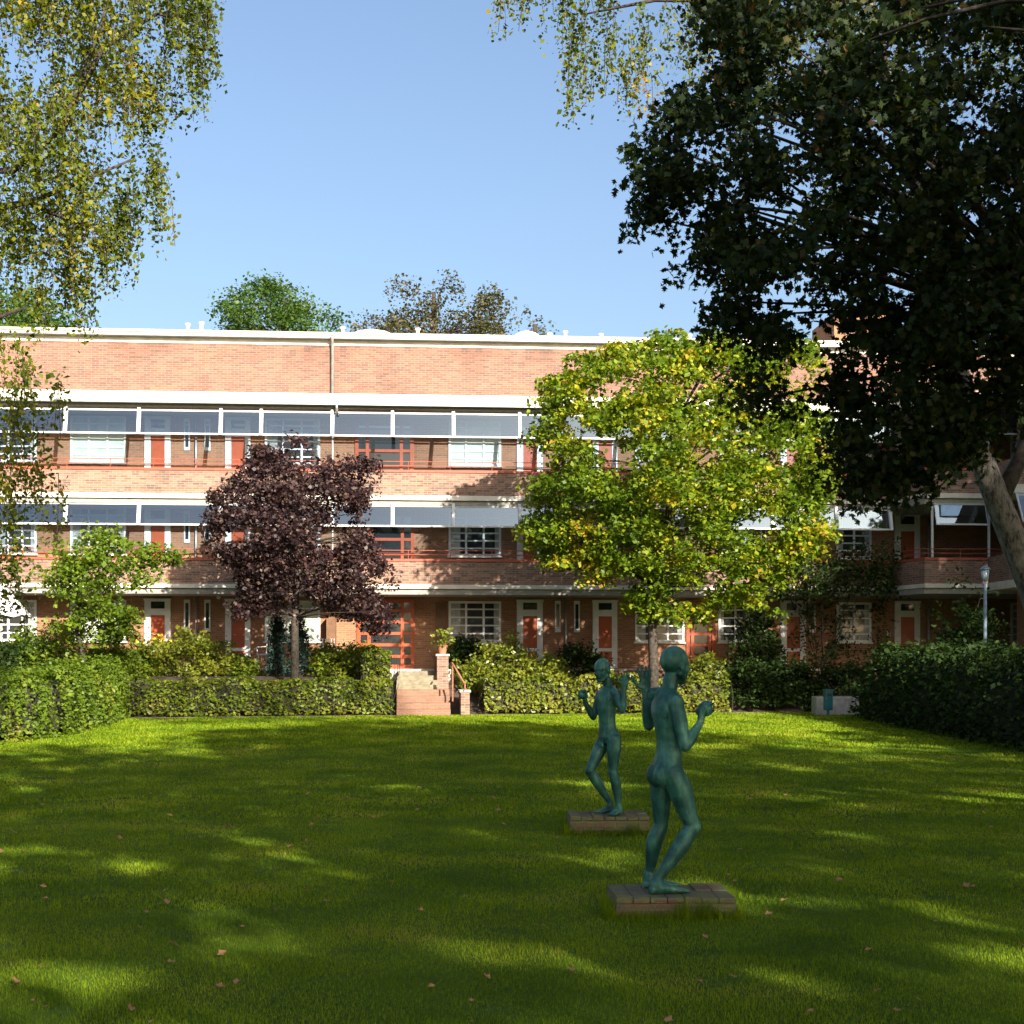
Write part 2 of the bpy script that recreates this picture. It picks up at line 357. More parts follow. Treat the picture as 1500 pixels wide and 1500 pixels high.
def edge_dist(x,y,poly):
    d=np.full(x.shape,1e9); n=len(poly)
    for i in range(n):
        a=np.array(poly[i],float); b=np.array(poly[(i+1)%n],float); ab=b-a
        t=(((x-a[0])*ab[0]+(y-a[1])*ab[1])/max(ab@ab,1e-9)).clip(0,1)
        d=np.minimum(d,np.hypot(x-a[0]-t*ab[0],y-a[1]-t*ab[1]))
    return d
def vol_from_outline(poly, n, Y, depth, rpx, gaps=.0, gscale=90, shell=.0, seed=0):
    """clump centres filling a solid crown whose outline, distance and thickness are given"""
    P=np.array(poly,float); lo=P.min(0); hi=P.max(0); out=[]
    r=np.random.default_rng(seed+5); ph=r.uniform(0,9,6)
    while sum(len(o) for o in out)<n:
        x=rng.uniform(lo[0],hi[0],n*2); y=rng.uniform(lo[1],hi[1],n*2)
        k=in_poly(x,y,poly); x=x[k]; y=y[k]; d=edge_dist(x,y,poly)
        if gaps>0:
            g=(np.sin(x/gscale*2.1+ph[0]+1.3*np.sin(y/gscale*1.7+ph[1]))+np.sin(y/gscale*2.7+ph[2]+1.1*np.sin(x/gscale*2.3+ph[3])))*.25+.5
            k=g>gaps*rng.uniform(.4,1.,len(x)); x=x[k];y=y[k];d=d[k]
        th=np.sqrt((d/rpx).clip(.04,1)); u=rng.uniform(-1,1,len(x))
        if shell>0: u=np.sign(u)*np.abs(u)**(1/(1+shell))
        Yd=Y+depth*th*u
        out.append(np.stack([(x-750)/F*Yd, Yd, EYE+(HZ-y)/F*Yd],-1))
    return np.concatenate(out)[:n]
def in_frame(P, margin=40):
    y=np.maximum(P[:,1],.3); px=750+P[:,0]/y*F; py=HZ-(P[:,2]-EYE)/y*F
    return (P[:,1]>.3)&(px>-margin)&(px<1500+margin)&(py>-margin)&(py<1500+margin)
def limb(mb, a, b, r0, r1, sag=.0, n=5, k=5, wob=.12):
    a=Vector(a); b=Vector(b); L=(b-a).length; pts=[]; rr=[]
    o=Vector(rng.normal(size=3))*wob*L
    for i in range(n+1):
        t=i/n; p=a.lerp(b,t)+o*math.sin(math.pi*t)*.5; p.z+=L*sag*math.sin(math.pi*t)
        pts.append(p); rr.append(r0+(r1-r0)*t)
    mb.tube(pts,rr,k)
def tree(name,label,cat,base,trunk_pts,trunk_r,clumps,leaf_n,sx,sz,L,Wd,lmat,bmat,nlimb=40,forks=None,group=None,up=.5,droop=0,limb_r=.07,hang=0,wob=.12,star=False):
    base=Vector(base); root=empty(name,base,0,label,cat,group)
    mb=MB(); tp=[Vector(p)-base for p in trunk_pts]; mb.tube(tp,trunk_r,9)
    fk=[Vector(f)-base for f in (forks or trunk_pts[-2:])]
    idx=rng.choice(len(clumps),min(nlimb,len(clumps)),replace=False)
    for i in idx:
        c=Vector(clumps[i])-base; f=min(fk,key=lambda q:(q-c).length+ (0 if q.z<c.z+.3 else 2)*(q.z-c.z))
        limb(mb,f,c,limb_r*random.uniform(.6,1.1),limb_r*.16,.06,wob=wob)
    mb.build('trunk',bmat,root,smooth=True)
    P=clump_points(clumps,leaf_n,sx,sz,droop)-np.array(base)
    if star: npmesh('crown',star_leaves(P,L,up),12,lmat,root)
    else: npmesh('crown',leaves(P,L,Wd,up,hang=hang),4,lmat,root)
    return root

# ------------------------------------------------------------------ left birch: hanging strands
def strands(origins, lens, step, drift, jitter):
    """leaf points and twig polylines of hanging twigs"""
    pts=[]; lines=[]
    for o,l in zip(origins,lens):
        n=max(3,int(l/step)); t=np.linspace(0,1,n)[:,None]
        d=rng.normal(size=2)*drift*l
        sw=rng.uniform(0,6.28); s0=np.array([math.cos(sw),math.sin(sw),.15])*l*.18
        c=o+s0*np.sqrt(t)+np.concatenate([d[0]*t,d[1]*t,-l*t*t*.25-l*t*.75],1)
        lines.append(c[::max(1,n//4)]); q=np.repeat(c,2,axis=0); pts.append(q+rng.normal(size=q.shape)*jitter)
    return np.concatenate(pts),lines
def birch(name,label,base,trunk_pts,trunk_r,limbs,orig,lens,step,jit,L,Wd,drift=.06,extra=None):
    root=empty(name,base,0,label,'tree'); b=np.array(base)
    mb=MB(); mb.tube([Vector(p)-Vector(base) for p in trunk_pts],trunk_r,14)
    mb.build('trunk',M['birch'],root,smooth=True)
    mb=MB()
    for pts,r0,r1 in limbs:
        m=len(pts); mb.tube([Vector(p)-Vector(base) for p in pts],[r0+(r1-r0)*i/(m-1) for i in range(m)],7)
    P,lines=strands(orig,lens,step,drift,jit)
    for l in lines[::2]:
        q=l-b
        if len(q)>=2: mb.tube([Vector(p) for p in q],[.0055]+[.0035]*(len(q)-1),3,cap=False)
    mb.build('limbs',M['bark'],root,smooth=True)
    npmesh('crown',leaves(P-b,L,Wd,.2,hang=.6),4,M['l_birch'],root)
    return root
YB=16.
polyA=[(-420,-500),(330,-500),(318,-40),(312,30),(306,80),(268,95),(240,130),(215,170),(245,225),(240,265),(190,290),(180,330),(150,350),(120,385),(60,400),(20,430),(-420,560)]
oA=vol_from_outline(polyA,5300,YB,1.5,150,gaps=.36,gscale=75,seed=1)
lA=rng.uniform(.22,.75,len(oA))
edgeo=[(300,40,.8),(306,20,1.0),(292,60,.55),(278,80,.75),(283,60,.9),(240,90,.75),(252,75,.6),(225,235,.95),(233,240,1.05),(228,250,.7),(196,270,.6),(178,340,.55),(160,340,.65),(120,395,.8),(126,400,.75),(100,390,.5),(60,420,.6)]
oE=[];lE=[]
for px,py,l in edgeo:
    for _ in range(5):
        oE.append(np.array(W(px+random.uniform(-7,7),py+random.uniform(-15,15),YB+random.uniform(-.4,.4)))); lE.append(l*random.uniform(.75,1.05))
polyC=[(-300,430),(60,430),(100,500),(95,560),(60,590),(130,640),(150,670),(110,700),(75,760),(60,800),(30,850),(-300,900)]
oC=vol_from_outline(polyC,430,YB-.5,1.1,120,gaps=.55,gscale=70,seed=4); lC=rng.uniform(.25,.85,len(oC))
orig=np.concatenate([oA,np.array(oE),oC]); lens=np.concatenate([lA,np.array(lE),lC])
def Wv(px,py,Y): return tuple(W(px,py,Y))
lb=[([Wv(-330,700,16.2),Wv(-200,420,16.2),Wv(-60,330,16),Wv(0,303,16),Wv(45,296,16),Wv(110,270,15.8),Wv(190,235,15.7)],.07,.012),
    ([Wv(45,296,16),Wv(70,310,15.9),Wv(110,325,15.8),Wv(150,330,15.7)],.035,.01),
    ([Wv(-300,560,16),Wv(-120,250,15.6),Wv(20,250,15.5),Wv(90,190,15.4),Wv(140,60,15.4),Wv(180,-60,15.2)],.05,.012),
    ([Wv(90,190,15.4),Wv(150,70,15.8),Wv(230,20,16),Wv(300,35,16)],.04,.01),
    ([Wv(-300,500,16),Wv(-160,100,16.5),Wv(0,-100,16.6),Wv(180,-240,16.5),Wv(300,-200,16)],.05,.012),
    ([Wv(-320,760,15.6),Wv(-180,560,15.4),Wv(-20,470,15.4),Wv(40,450,15.4)],.07,.012)]
birch('birch_tree','large birch at the left edge with sunlit yellow-green drooping twigs',(W(-330,1180,16.2).x,16.2,0),
      [Wv(-325,1186,16.2),Wv(-330,900,16.2),Wv(-325,600,16.2),Wv(-300,300,16.2),Wv(-290,0,16.2),Wv(-300,-450,16.2)],[.26,.2,.18,.15,.12,.03],
      lb,orig,lens,.036,.045,.050,.034)

# ------------------------------------------------------------------ right birch: leaning trunk, hanging sprays behind the maple
YR=17.
polyR=[(735,-420),(1700,-420),(1700,60),(1180,70),(1080,60),(1010,80),(975,120),(930,90),(900,95),(860,40),(820,5),(765,-20)]
oR=vol_from_outline(polyR,1400,YR,1.2,120,gaps=.45,gscale=70,seed=9); lR=rng.uniform(.25,.75,len(oR))
for px,py,l in [(740,-20,.55),(738,-25,.5),(762,-15,.45),(775,-20,.5),(846,20,1.2),(852,30,1.15),(848,60,.9),(862,60,.55),(873,80,.5),(915,100,.5),(910,105,.6),(935,95,.6),(960,110,.5)]:
    for _ in range(4):
        oR=np.concatenate([oR,[np.array(W(px+random.uniform(-6,6),py+random.uniform(-15,15),YR+random.uniform(-.4,.4)))]]); lR=np.append(lR,l*random.uniform(.8,1.05))
tr=[Wv(1620,1175,YR),Wv(1560,1000,YR),Wv(1508,850,YR),Wv(1462,735,YR),Wv(1425,640,YR),Wv(1400,520,YR),Wv(1378,400,YR),Wv(1350,270,YR),Wv(1300,120,YR),Wv(1260,-60,YR),Wv(1230,-260,YR)]
lbR=[([Wv(1462,735,YR),Wv(1490,680,YR+.1),Wv(1530,560,YR+.3),Wv(1560,380,YR+.4)],.12,.05),
     ([Wv(1300,120,YR),Wv(1200,40,YR),Wv(1080,0,YR-.1),Wv(960,0,YR-.2),Wv(860,20,YR-.2)],.06,.01),
     ([Wv(1350,270,YR),Wv(1260,180,YR-.3),Wv(1130,90,YR-.4),Wv(1000,60,YR-.4)],.05,.01),
     ([Wv(1260,-60,YR),Wv(1100,-120,YR),Wv(900,-100,YR),Wv(770,-60,YR)],.06,.01)]
birch('birch_tree','leaning pale-barked birch at the right edge behind the dark maple',(W(1620,1175,YR).x,YR,0),tr,[.2,.18,.165,.15,.135,.11,.095,.085,.07,.05,.02],lbR,oR,lR,.045,.045,.05,.036)

# ------------------------------------------------------------------ dark maple overhanging from the right
YM=13.5
polyM=[(1010,-60),(1030,40),(1010,110),(985,150),(950,170),(940,210),(935,240),(930,290),(945,318),(968,322),(985,290),(1020,262),(1030,300),(1005,345),(990,380),(992,430),(1035,470),(1062,478),
       (1085,450),(1100,495),(1098,540),(1106,580),(1122,590),(1135,560),(1140,500),(1160,495),(1195,470),(1225,462),(1240,520),(1215,570),(1225,640),(1245,700),(1270,740),(1290,700),(1330,720),(1360,690),(1400,660),(1500,600),(1700,600),(1700,-60)]
cM=vol_from_outline(polyM,1500,YM,2.0,200,gaps=.55,gscale=48,seed=21)
_px=750+cM[:,0]/cM[:,1]*F; _py=HZ-(cM[:,2]-EYE)/cM[:,1]*F
_k=np.ones(len(cM),bool)
for hx,hy,ha,hb_ in ((1170,172,32,20),(1180,45,26,16),(1040,215,16,22),(1068,262,14,12),(1115,300,20,16),(1160,270,16,22),(1225,250,16,12),(1200,345,24,12),(1120,400,22,14),(1160,440,24,12),(1240,430,14,10),(1400,60,30,18),(1470,120,22,16),(1390,150,12,9),(1300,95,14,10),(1212,487,38,26),(1140,520,26,16)):
    _k&=((_px-hx)/(ha+9))**2+((_py-hy)/(hb_+9))**2>1
cM=cM[_k]
# the rest of that crown, outside the picture, reaching over the lawn beside the camera
c0=np.array([9.2,7.6,8.4]); rr=np.array([6.6,7.5,3.6]); q=unit(rng.normal(size=(1000,3)))*rng.uniform(.45,1,size=(1000,1))**.4
cO=c0+q*rr; cO=cO[~in_frame(cO,330)]; cO=cO[cO[:,1]>2.5]
clM=np.concatenate([cM,cO])
pxv=750+cM[:,0]/cM[:,1]*F
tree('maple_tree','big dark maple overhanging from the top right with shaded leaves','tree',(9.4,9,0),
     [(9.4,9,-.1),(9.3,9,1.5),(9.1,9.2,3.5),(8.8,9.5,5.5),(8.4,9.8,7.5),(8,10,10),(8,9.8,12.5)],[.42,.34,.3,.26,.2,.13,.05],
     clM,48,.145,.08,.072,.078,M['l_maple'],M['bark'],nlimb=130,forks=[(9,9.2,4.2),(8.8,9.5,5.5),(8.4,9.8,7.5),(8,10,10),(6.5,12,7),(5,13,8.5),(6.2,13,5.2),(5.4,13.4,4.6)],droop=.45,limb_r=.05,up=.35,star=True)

# ------------------------------------------------------------------ green-yellow tree in front of the facade
polyY=[(1058,466),(1085,500),(1105,520),(1150,500),(1185,490),(1200,520),(1195,560),(1180,600),(1215,610),(1235,640),(1228,690),(1205,730),(1216,770),(1190,800),(1165,815),(1158,860),(1140,895),(1100,885),(1060,880),(1030,905),
       (985,890),(960,905),(930,890),(925,860),(890,870),(862,840),(860,815),(810,840),(800,800),(770,790),(768,760),(795,745),(775,700),(798,660),(780,630),(800,600),(790,560),(830,545),(845,505),(870,520),(905,490),(930,500),(960,490),(985,480),(1020,490)]
YT=37.5
cY=vol_from_outline(polyY,1400,YT,3.4,170,gaps=.40,gscale=42,shell=.5,seed=33)
b=W(958,1005,YT)
tree('linden_tree','broad green tree turning yellow in front of the brick facade','tree',(b.x,YT,gz(b.x,YT)),
     [(b.x,YT,gz(b.x,YT)-.1),Wv(957,960,YT),Wv(955,920,YT),Wv(962,860,YT),Wv(975,790,YT),Wv(985,700,YT),Wv(1000,600,YT),Wv(1010,520,YT)],[.15,.13,.12,.11,.10,.08,.05,.03],
     cY,64,.24,.085,.108,.085,M['l_yellow'],M['bark'],nlimb=60,forks=[Wv(955,905,YT),Wv(962,860,YT),Wv(975,790,YT),Wv(985,700,YT),Wv(1000,600,YT)],droop=.25,limb_r=.04,up=.6)
# ------------------------------------------------------------------ purple tree
polyP=[(432,640),(455,655),(470,680),(505,670),(545,680),(548,705),(535,735),(520,760),(540,790),(565,815),(570,835),(583,860),(580,890),(565,925),(545,930),(520,905),(490,905),(480,890),(440,880),(420,900),(395,890),(360,905),(340,900),(350,870),(345,840),
       (325,825),(305,800),(303,770),(315,745),(305,720),(325,720),(345,700),(365,680),(375,655),(400,668)]
YP=38.6
cP=vol_from_outline(polyP,600,YP,2.3,120,gaps=.26,gscale=45,shell=.4,seed=41)
b=W(432,1000,YP)
tree('purple_plum_tree','round tree with dark purple leaves left of the entrance','tree',(b.x,YP,gz(b.x,YP)),
     [(b.x,YP,gz(b.x,YP)-.1),Wv(432,960,YP),Wv(432,910,YP),Wv(434,860,YP),Wv(436,800,YP),Wv(435,720,YP)],[.13,.11,.1,.09,.06,.03],
     cP,62,.18,.12,.095,.072,M['l_purple'],M['bark'],nlimb=60,forks=[Wv(432,905,YP),Wv(434,860,YP),Wv(436,800,YP)],limb_r=.04,up=.3)
# ------------------------------------------------------------------ small green tree on the left
polyS=[(150,775),(190,790),(235,800),(265,825),(240,835),(215,850),(205,880),(205,915),(180,945),(140,935),(110,950),(85,920),(60,880),(40,870),(60,840),(90,830),(95,800),(120,790)]
YS=38.0
cS=vol_from_outline(polyS,170,YS,1.6,80,gaps=.35,gscale=45,seed=51)
b=W(128,1000,YS)
tree('young_tree','small bright green tree with two thin leaning stems on the left','tree',(b.x,YS,gz(b.x,YS)),
     [(b.x,YS,gz(b.x,YS)-.1),Wv(122,960,YS),Wv(112,925,YS),Wv(118,890,YS),Wv(135,840,YS)],[.07,.06,.05,.04,.02],
     cS,55,.22,.11,.105,.08,M['l_green'],M['bark'],nlimb=36,forks=[Wv(114,930,YS),Wv(112,915,YS),Wv(150,930,YS),Wv(118,890,YS)],limb_r=.03,up=.6)
# ------------------------------------------------------------------ trees behind the building
def far_tree(name,label,poly,Y,n,ln,s,L,mat,gaps,depth,droop=0,sz=.6,nl=30):
    c=vol_from_outline(poly,n,Y,depth,60,gaps=gaps,gscale=32,seed=abs(int(poly[0][0])))
    P=np.array(poly); cx=P[:,0].mean(); b=W(cx,HZ,Y); top=P[:,1].min()
    tp=[(b.x,Y,0),(b.x,Y,5),tuple(W(cx,560,Y)),tuple(W(cx,top+30,Y))]
    return tree(name,label,'tree',(b.x,Y,0),tp,[.4,.33,.25,.08],c,ln,s,s*sz,L,L*.75,mat,M['bark'],nlimb=nl,forks=[tp[2],tuple(W(cx,500,Y))],droop=droop,limb_r=.07,up=.5,group=None)
far_tree('far_tree','rounded dense green tree showing above the roof at left centre',[(318,600),(320,455),(345,430),(368,418),(390,410),(418,428),(440,448),(460,440),(470,465),(490,458),(500,475),(500,600)],60,300,90,.40,.13,M['l_far'],.25,3.2)
far_tree('far_tree','loose bronze-green tree with drooping twigs above the roof',[(508,600),(512,465),(540,450),(565,440),(580,408),(605,400),(618,430),(635,445),(650,425),(655,398),(675,420),(690,440),(715,415),(735,420),(742,450),(745,600)],62,300,70,.36,.12,M['l_brown'],.45,3,droop=.6,nl=60)
far_tree('far_tree','thin wispy conifer-like tree beside the small roof dome',[(752,600),(755,470),(768,450),(785,445),(800,460),(812,470),(800,485),(795,600)],60,60,50,.24,.11,M['l_brown'],.3,1.2,droop=.9,nl=20)
far_tree('far_tree','green tree above the left end of the roof behind the birch',[(-160,620),(-140,430),(-60,410),(20,425),(60,435),(85,445),(100,470),(96,600)],58,240,80,.45,.14,M['l_far'],.2,3)

# ------------------------------------------------------------------ shade trees standing behind and beside the camera (out of the picture)
def shade_tree(x,y,h,r,zb,n,label,ln=52,mat='l_far',L=.30):
    q=unit(rng.normal(size=(n,3)))*rng.uniform(.2,1,size=(n,1))**.45
    c=np.array([x,y,(h+zb)/2])+q*np.array([r,r,(h-zb)/2]); c=c[~in_frame(c,90)]
    return tree('park_tree',label,'tree',(x,y,0),[(x,y,-.1),(x,y,zb*.8),(x,y,h*.6),(x,y,h*.92)],[.4,.32,.22,.06],c,ln,.36,.2,L,L*.8,M[mat],M['bark'],nlimb=30,limb_r=.09,
                forks=[(x,y,zb*.9),(x,y,h*.5),(x,y,h*.7)],group='park trees around the lawn')
SH=[(15.5,-2,17.5,5.2,4.5,230,'tall park tree on the lawn to the right of the viewpoint'),
    (5.5,-12,16.5,4.2,4,110,'broad park tree behind the viewpoint'),
    (14.5,-10,15.5,4.2,4.5,140,'tall park tree behind the viewpoint to the right'),
    (-2,-13,14.0,4.8,4,120,'park tree behind the viewpoint to the left'),
    (21.5,7,12,5.0,3.5,170,'park tree beyond the right hedge, near'),
    (21.5,24.5,17.5,6.0,3.0,300,'park tree beyond the right hedge, middle'),
    (17.6,31.5,15,3.6,2.5,170,'slim added unseen tree beyond the right hedge, near the side wing'),  # added out of view to deepen the shade on the right facade
    (28,31,18,6,3.0,260,'park tree beyond the right hedge, far'),
    (6.5,-3,13.5,5.5,7.0,170,'added unseen tree right behind the viewpoint with a high crown'),  # added high crown, blocks sky light from overhead
    (-14,-21,15,5.5,3,220,'added unseen tree far behind the viewpoint to the left'),  # added unseen to cut sky light from behind, left
    (17,-22,17,6,3,240,'added unseen tree far behind the viewpoint to the right')]  # added unseen, holds back sky light from the right rear
for a in SH: shade_tree(*a)

# ------------------------------------------------------------------ hedges and shrubs
def hedge_leaves(name,label,cat,path,h,wd,mat,L,dens,wob=.12,group=None,taper=.85,kind=None,stems=True):
    """clipped hedge along a polyline on the ground: leaf shell around a core of twigs"""
    pts=[np.array(p,float) for p in path]; seg=[np.linalg.norm(pts[i+1]-pts[i]) for i in range(len(pts)-1)]; T=sum(seg)
    def at(s):
        for i,l in enumerate(seg):
            if s<=l or i==len(seg)-1:
                t=min(max(s/l,0),1); p=pts[i]+(pts[i+1]-pts[i])*t; d=(pts[i+1]-pts[i])/l; return p,np.array([-d[1],d[0]])
            s-=l
    n=int(T*(2*h+wd)*dens); P=np.empty((n,3)); O=np.empty((n,3)); ph=rng.uniform(0,6,4)
    for i in range(n):
        s=random.uniform(0,T); p,nr=at(s)
        a=random.uniform(0,2*h+wd)
        if a<h: off,z,o=-wd/2,a,(-nr[0],-nr[1],.2)
        elif a<h+wd: off,z,o=a-h-wd/2,h,(0,0,1.2)
        else: off,z,o=wd/2,a-h-wd,(nr[0],nr[1],.2)
        zz=z/h; off*=taper+(1-taper)*(1-zz**3)
        bumpy=wob*(math.sin(s*2.3+ph[0])+math.sin(s*5.1+ph[1]+zz*3)+.7*math.sin(s*9.7+zz*6+ph[2]))*.5
        ins=abs(random.gauss(0,.09))
        f=1-ins/(wd/2); off=off*f+math.copysign(bumpy*.5,off)
        z=z*(1-ins*.4)+bumpy*.6*zz
        x,y=p[0]+nr[0]*off,p[1]+nr[1]*off
        P[i]=(x,y,gz(p[0],p[1])+max(z,.04)); O[i]=o
    e=0
    c=pts[0]; base=(c[0],c[1],gz(c[0],c[1])); root=empty(name,base,0,label,cat,group)
    P+=rng.normal(size=P.shape)*(.02 if h<1.5 else .10)*np.array([1,1,.8])
    npmesh('foliage',leaves(P-np.array(base),L,L*.62,.2,out=O*1.2),4,mat,root)
    mb=MB(); k=max(2,int(T/.6))
    for i in range(k):
        s=T*i/(k-1) if k>1 else 0; 
        p,nr=at(s); g=gz(p[0],p[1])
        for _ in range(5):
            q=p+nr*random.uniform(-.3,.3)*wd+rng.normal(size=2)*.1
            limb(mb,(q[0]-c[0],q[1]-c[1],g-base[2]-.05),(q[0]-c[0]+random.uniform(-.25,.25),q[1]-c[1]+random.uniform(-.25,.25),g-base[2]+h*.85),.018,.006,n=2,k=4)
    rings=[]
    for i in range(k+1):
        p,nr=at(T*(.02+.96*i/k)); g=gz(p[0],p[1]); 
        rings.append([(p[0]+nr[0]*o*wd*.34-c[0],p[1]+nr[1]*o*wd*.34-c[1],g-base[2]+z) for o,z in ((-1,.12),(-.9,h*.82),(.9,h*.82),(1,.12))])
    V=[q for r_ in rings for q in r_]
    mb.add(V,[(i*4+j,i*4+j+1,(i+1)*4+j+1,(i+1)*4+j) for i in range(k) for j in range(3)]+[(0,1,2,3),(k*4+3,k*4+2,k*4+1,k*4)])
    mb.build('twigs',M['twig'],root)
    return root
M['twig']=plain('twigs',(.035,.032,.018),.95,var=.4,scale=25)
def shrub(name,label,c,r,rz,mat,L,n=110,ln=34,group=None,base_z=None,cat='shrub',up=.5,conic=False,s=.16):
    g=gz(c[0],c[1]) if base_z is None else base_z
    q=unit(rng.normal(size=(n,3))); q[:,2]=np.abs(q[:,2])*1.0-.12
    q*=rng.uniform(.5,1,size=(n,1))**.35*(1+.16*rng.normal(size=(n,1)))
    if conic:
        t=rng.uniform(0,1,n); a=rng.uniform(0,6.28,n); rad=(1-t)**.55*rng.uniform(.6,1,n)
        q=np.stack([np.cos(a)*rad,np.sin(a)*rad,t*2-.0],-1)
    cl=q*np.array([r,r,rz if not conic else rz/2])+np.array([0,0,.1])
    cl[:,2]=np.maximum(cl[:,2],.04)
    root=empty(name,(c[0],c[1],g),0,label,cat,group)
    npmesh('foliage',leaves(clump_points(cl,ln,s if r>.4 else .08,s*.7),L,L*.6,up),4,mat,root)
    mb=MB()
    for i in rng.choice(n,min(26,n),replace=False): limb(mb,(random.uniform(-.1,.1)*r,random.uniform(-.1,.1)*r,-.05),tuple(cl[i]),.02,.006,n=3,k=4)
    mb.build('stems',M['bark'],root)
    return root
def G(px,Y): return ((px-750)/F*Y, Y)
# low clipped hedge left of the steps
hedge_leaves('clipped_hedge','low clipped green hedge between the lawn and the steps, left side','hedge',[G(118,36.5),G(300,36.95),G(440,37.5),G(572,38.15)],.92,.75,M['l_hedge'],.085,620)
hedge_leaves('clipped_hedge','taller bright hedge block right beside the entrance steps','hedge',[G(530,39.7),G(572,39.8)],1.0,.8,M['l_hedge'],.085,700)
# left boundary hedge, coming towards the camera
hedge_leaves('boundary_hedge','tall bright green hedge along the left side of the lawn','hedge',[(-10.9,37.2),(-10.3,33.5),(-10.15,29.5),(-11.4,25.5),(-12.5,20)],1.28,1.9,M['l_green'],.078,640,wob=.28,taper=.7)
# right boundary hedge (dark, shaded)
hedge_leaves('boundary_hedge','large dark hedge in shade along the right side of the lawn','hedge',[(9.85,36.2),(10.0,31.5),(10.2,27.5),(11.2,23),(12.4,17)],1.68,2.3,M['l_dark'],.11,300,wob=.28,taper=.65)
# shrubs right of the steps: a long loose hedge plus bushes
hedge_leaves('flowering_hedge','loose yellow-green hedge right of the steps behind the statues','hedge',[G(705,38.75),G(800,39.1),G(900,39.5),G(1000,40.0),G(1060,40.2)],1.0,1.0,M['l_laurel'],.095,520,wob=.25)
sh=[(742,40.6,.95,1.25,'l_laurel','tall sunlit yellow-green bush right of the steps'),
    (705,40.2,.6,.75,'l_laurel','rounded yellow-green bush touching the brick pier'),
    (800,40.6,.85,.9,'l_laurel','low spreading sunlit bush in front of the second door'),
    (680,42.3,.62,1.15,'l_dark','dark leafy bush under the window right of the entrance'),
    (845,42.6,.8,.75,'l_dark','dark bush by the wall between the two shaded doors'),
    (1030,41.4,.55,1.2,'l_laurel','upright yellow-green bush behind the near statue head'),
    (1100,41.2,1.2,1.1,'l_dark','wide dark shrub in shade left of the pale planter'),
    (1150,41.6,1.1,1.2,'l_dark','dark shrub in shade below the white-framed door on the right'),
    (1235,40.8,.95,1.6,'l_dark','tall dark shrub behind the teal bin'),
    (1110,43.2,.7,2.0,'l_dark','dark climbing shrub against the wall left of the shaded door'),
    (1420,35.2,1.2,2.9,'l_dark','tall dark evergreen bush beside the lamp post'),
    (278,40.3,1.15,1.2,'l_laurel','big domed yellow-green bush left of the purple tree'),
    (215,40.6,.7,.75,'l_green','small green bush beside the first red door'),
    (160,39.4,.8,.8,'l_green','green bush at the foot of the small tree'),
    (345,41,.6,.45,'l_green','low green bush in front of the second red door'),
    (490,40.6,.75,.8,'l_hedge','low bush behind the clipped hedge near the steps'),
    (520,41.0,.6,.85,'l_hedge','bush in front of the grey planter by the entrance'),
    (60,39.6,1.0,1.35,'l_green','green bush behind the left boundary hedge'),
    (5,39.0,1.1,.9,'l_dark','dark green bush at the far left edge')]
for px,Y,r,rz,mt,lab in sh:
    x,y=G(px,Y); shrub('garden_shrub',lab,(x,y),r,rz,M[mt],.10,n=int(60+75*r*rz),ln=32,s=.15)
for px,hh,rr_ in ((406,1.55,.28),(437,1.75,.33)):
    x,y=G(px,40.2); shrub('dwarf_conifer','narrow dark blue-green conifer, %s of the pair by the purple tree trunk'%('left' if px<420 else 'right'),(x,y),rr_,hh,M['l_conifer'],.07,n=150,ln=26,conic=True,group='dwarf conifers under the purple tree',s=.07)

# ------------------------------------------------------------------ the apartment building
B=empty('apartment_building',(0,Y0,0),TH,'long three-storey brick apartment block with glazed access galleries and red doors','building')
UL=-26.0; US=11.6; UR=30.0; VW=1.5
zb=1.6
def zc(py,v=0): return ZF(py,0,v)
S1b,S1t=zc(863),zc(857); S2b,S2t=zc(734),zc(727); S3b,S3t=zc(597),zc(581)
C1=zc(819.5); C2=zc(690)
ZR=zc(511,VW); ZRT=zc(503,VW)
mb=MB(); mb.box(UL,UR,VW,VW+9,-.2,S3b+.1); mb.build('lower_wall',M['brick_wall'],B)
mb=MB(); mb.box(UL,UR,VW-.03,VW+8.97,S3b+.103,ZR); mb.build('upper_wall',M['brick_up'],B)
mb=MB(); mb.box(UL,UR,VW-.06,VW+9.0,ZR+.002,ZRT); mb.build('frieze',M['fascia'],B)
mb=MB(); mb.box(UL,UR,VW-.30,VW+9.3,ZRT+.002,ZRT+.11); mb.build('eaves',M['zinc'],B)
rf=MB(); rf.box(UL,UR,VW-.33,VW+9.4,ZRT+.112,ZRT+.18); roof=rf.build('roof',M['fascia'],B)
# domes and vents on the roof
def dome(px,wpx,hz):
    v=VW+1.9; u=U(px,v); r=wpx/2/F*(Y0+v); z=ZRT+.17; hz=ZF(hz,u,v)-z; m=MB(); R_=[]
    for t,s in ((0,1),(.35,.93),(.65,.75),(.88,.45),(1,.04)): R_.append(((u,v,z+hz*t),(r*s,0,0),(0,r*.5*s,0)))
    m.rings(R_); m.build('skylight_dome',M['shade'],roof,smooth=True)
dome(545,96,482); dome(772,60,484)
for px,py in ((275,474),(295,472),(502,479),(612,481),(805,488),(828,485),(880,489),(-40,474),(1010,490)):
    v=VW+.9; u=U(px,v); z1=ZF(py,u,v); m=MB(); m.tube([(u,v,ZRT+.1),(u,v,z1-.06)],.055,10); m.tube([(u,v,z1-.06),(u,v,z1)],.085,10); m.build('vent_pipe',M['white'],roof,smooth=False)
# stair tower / chimney block on the right
v=VW+.5; m=MB(); m.box(U(1222,v),U(1222,v)+1.7,v,v+2.5,ZRT,ZF(458,U(1222,v),v)); m.build('chimney',M['brick_wall'],roof)
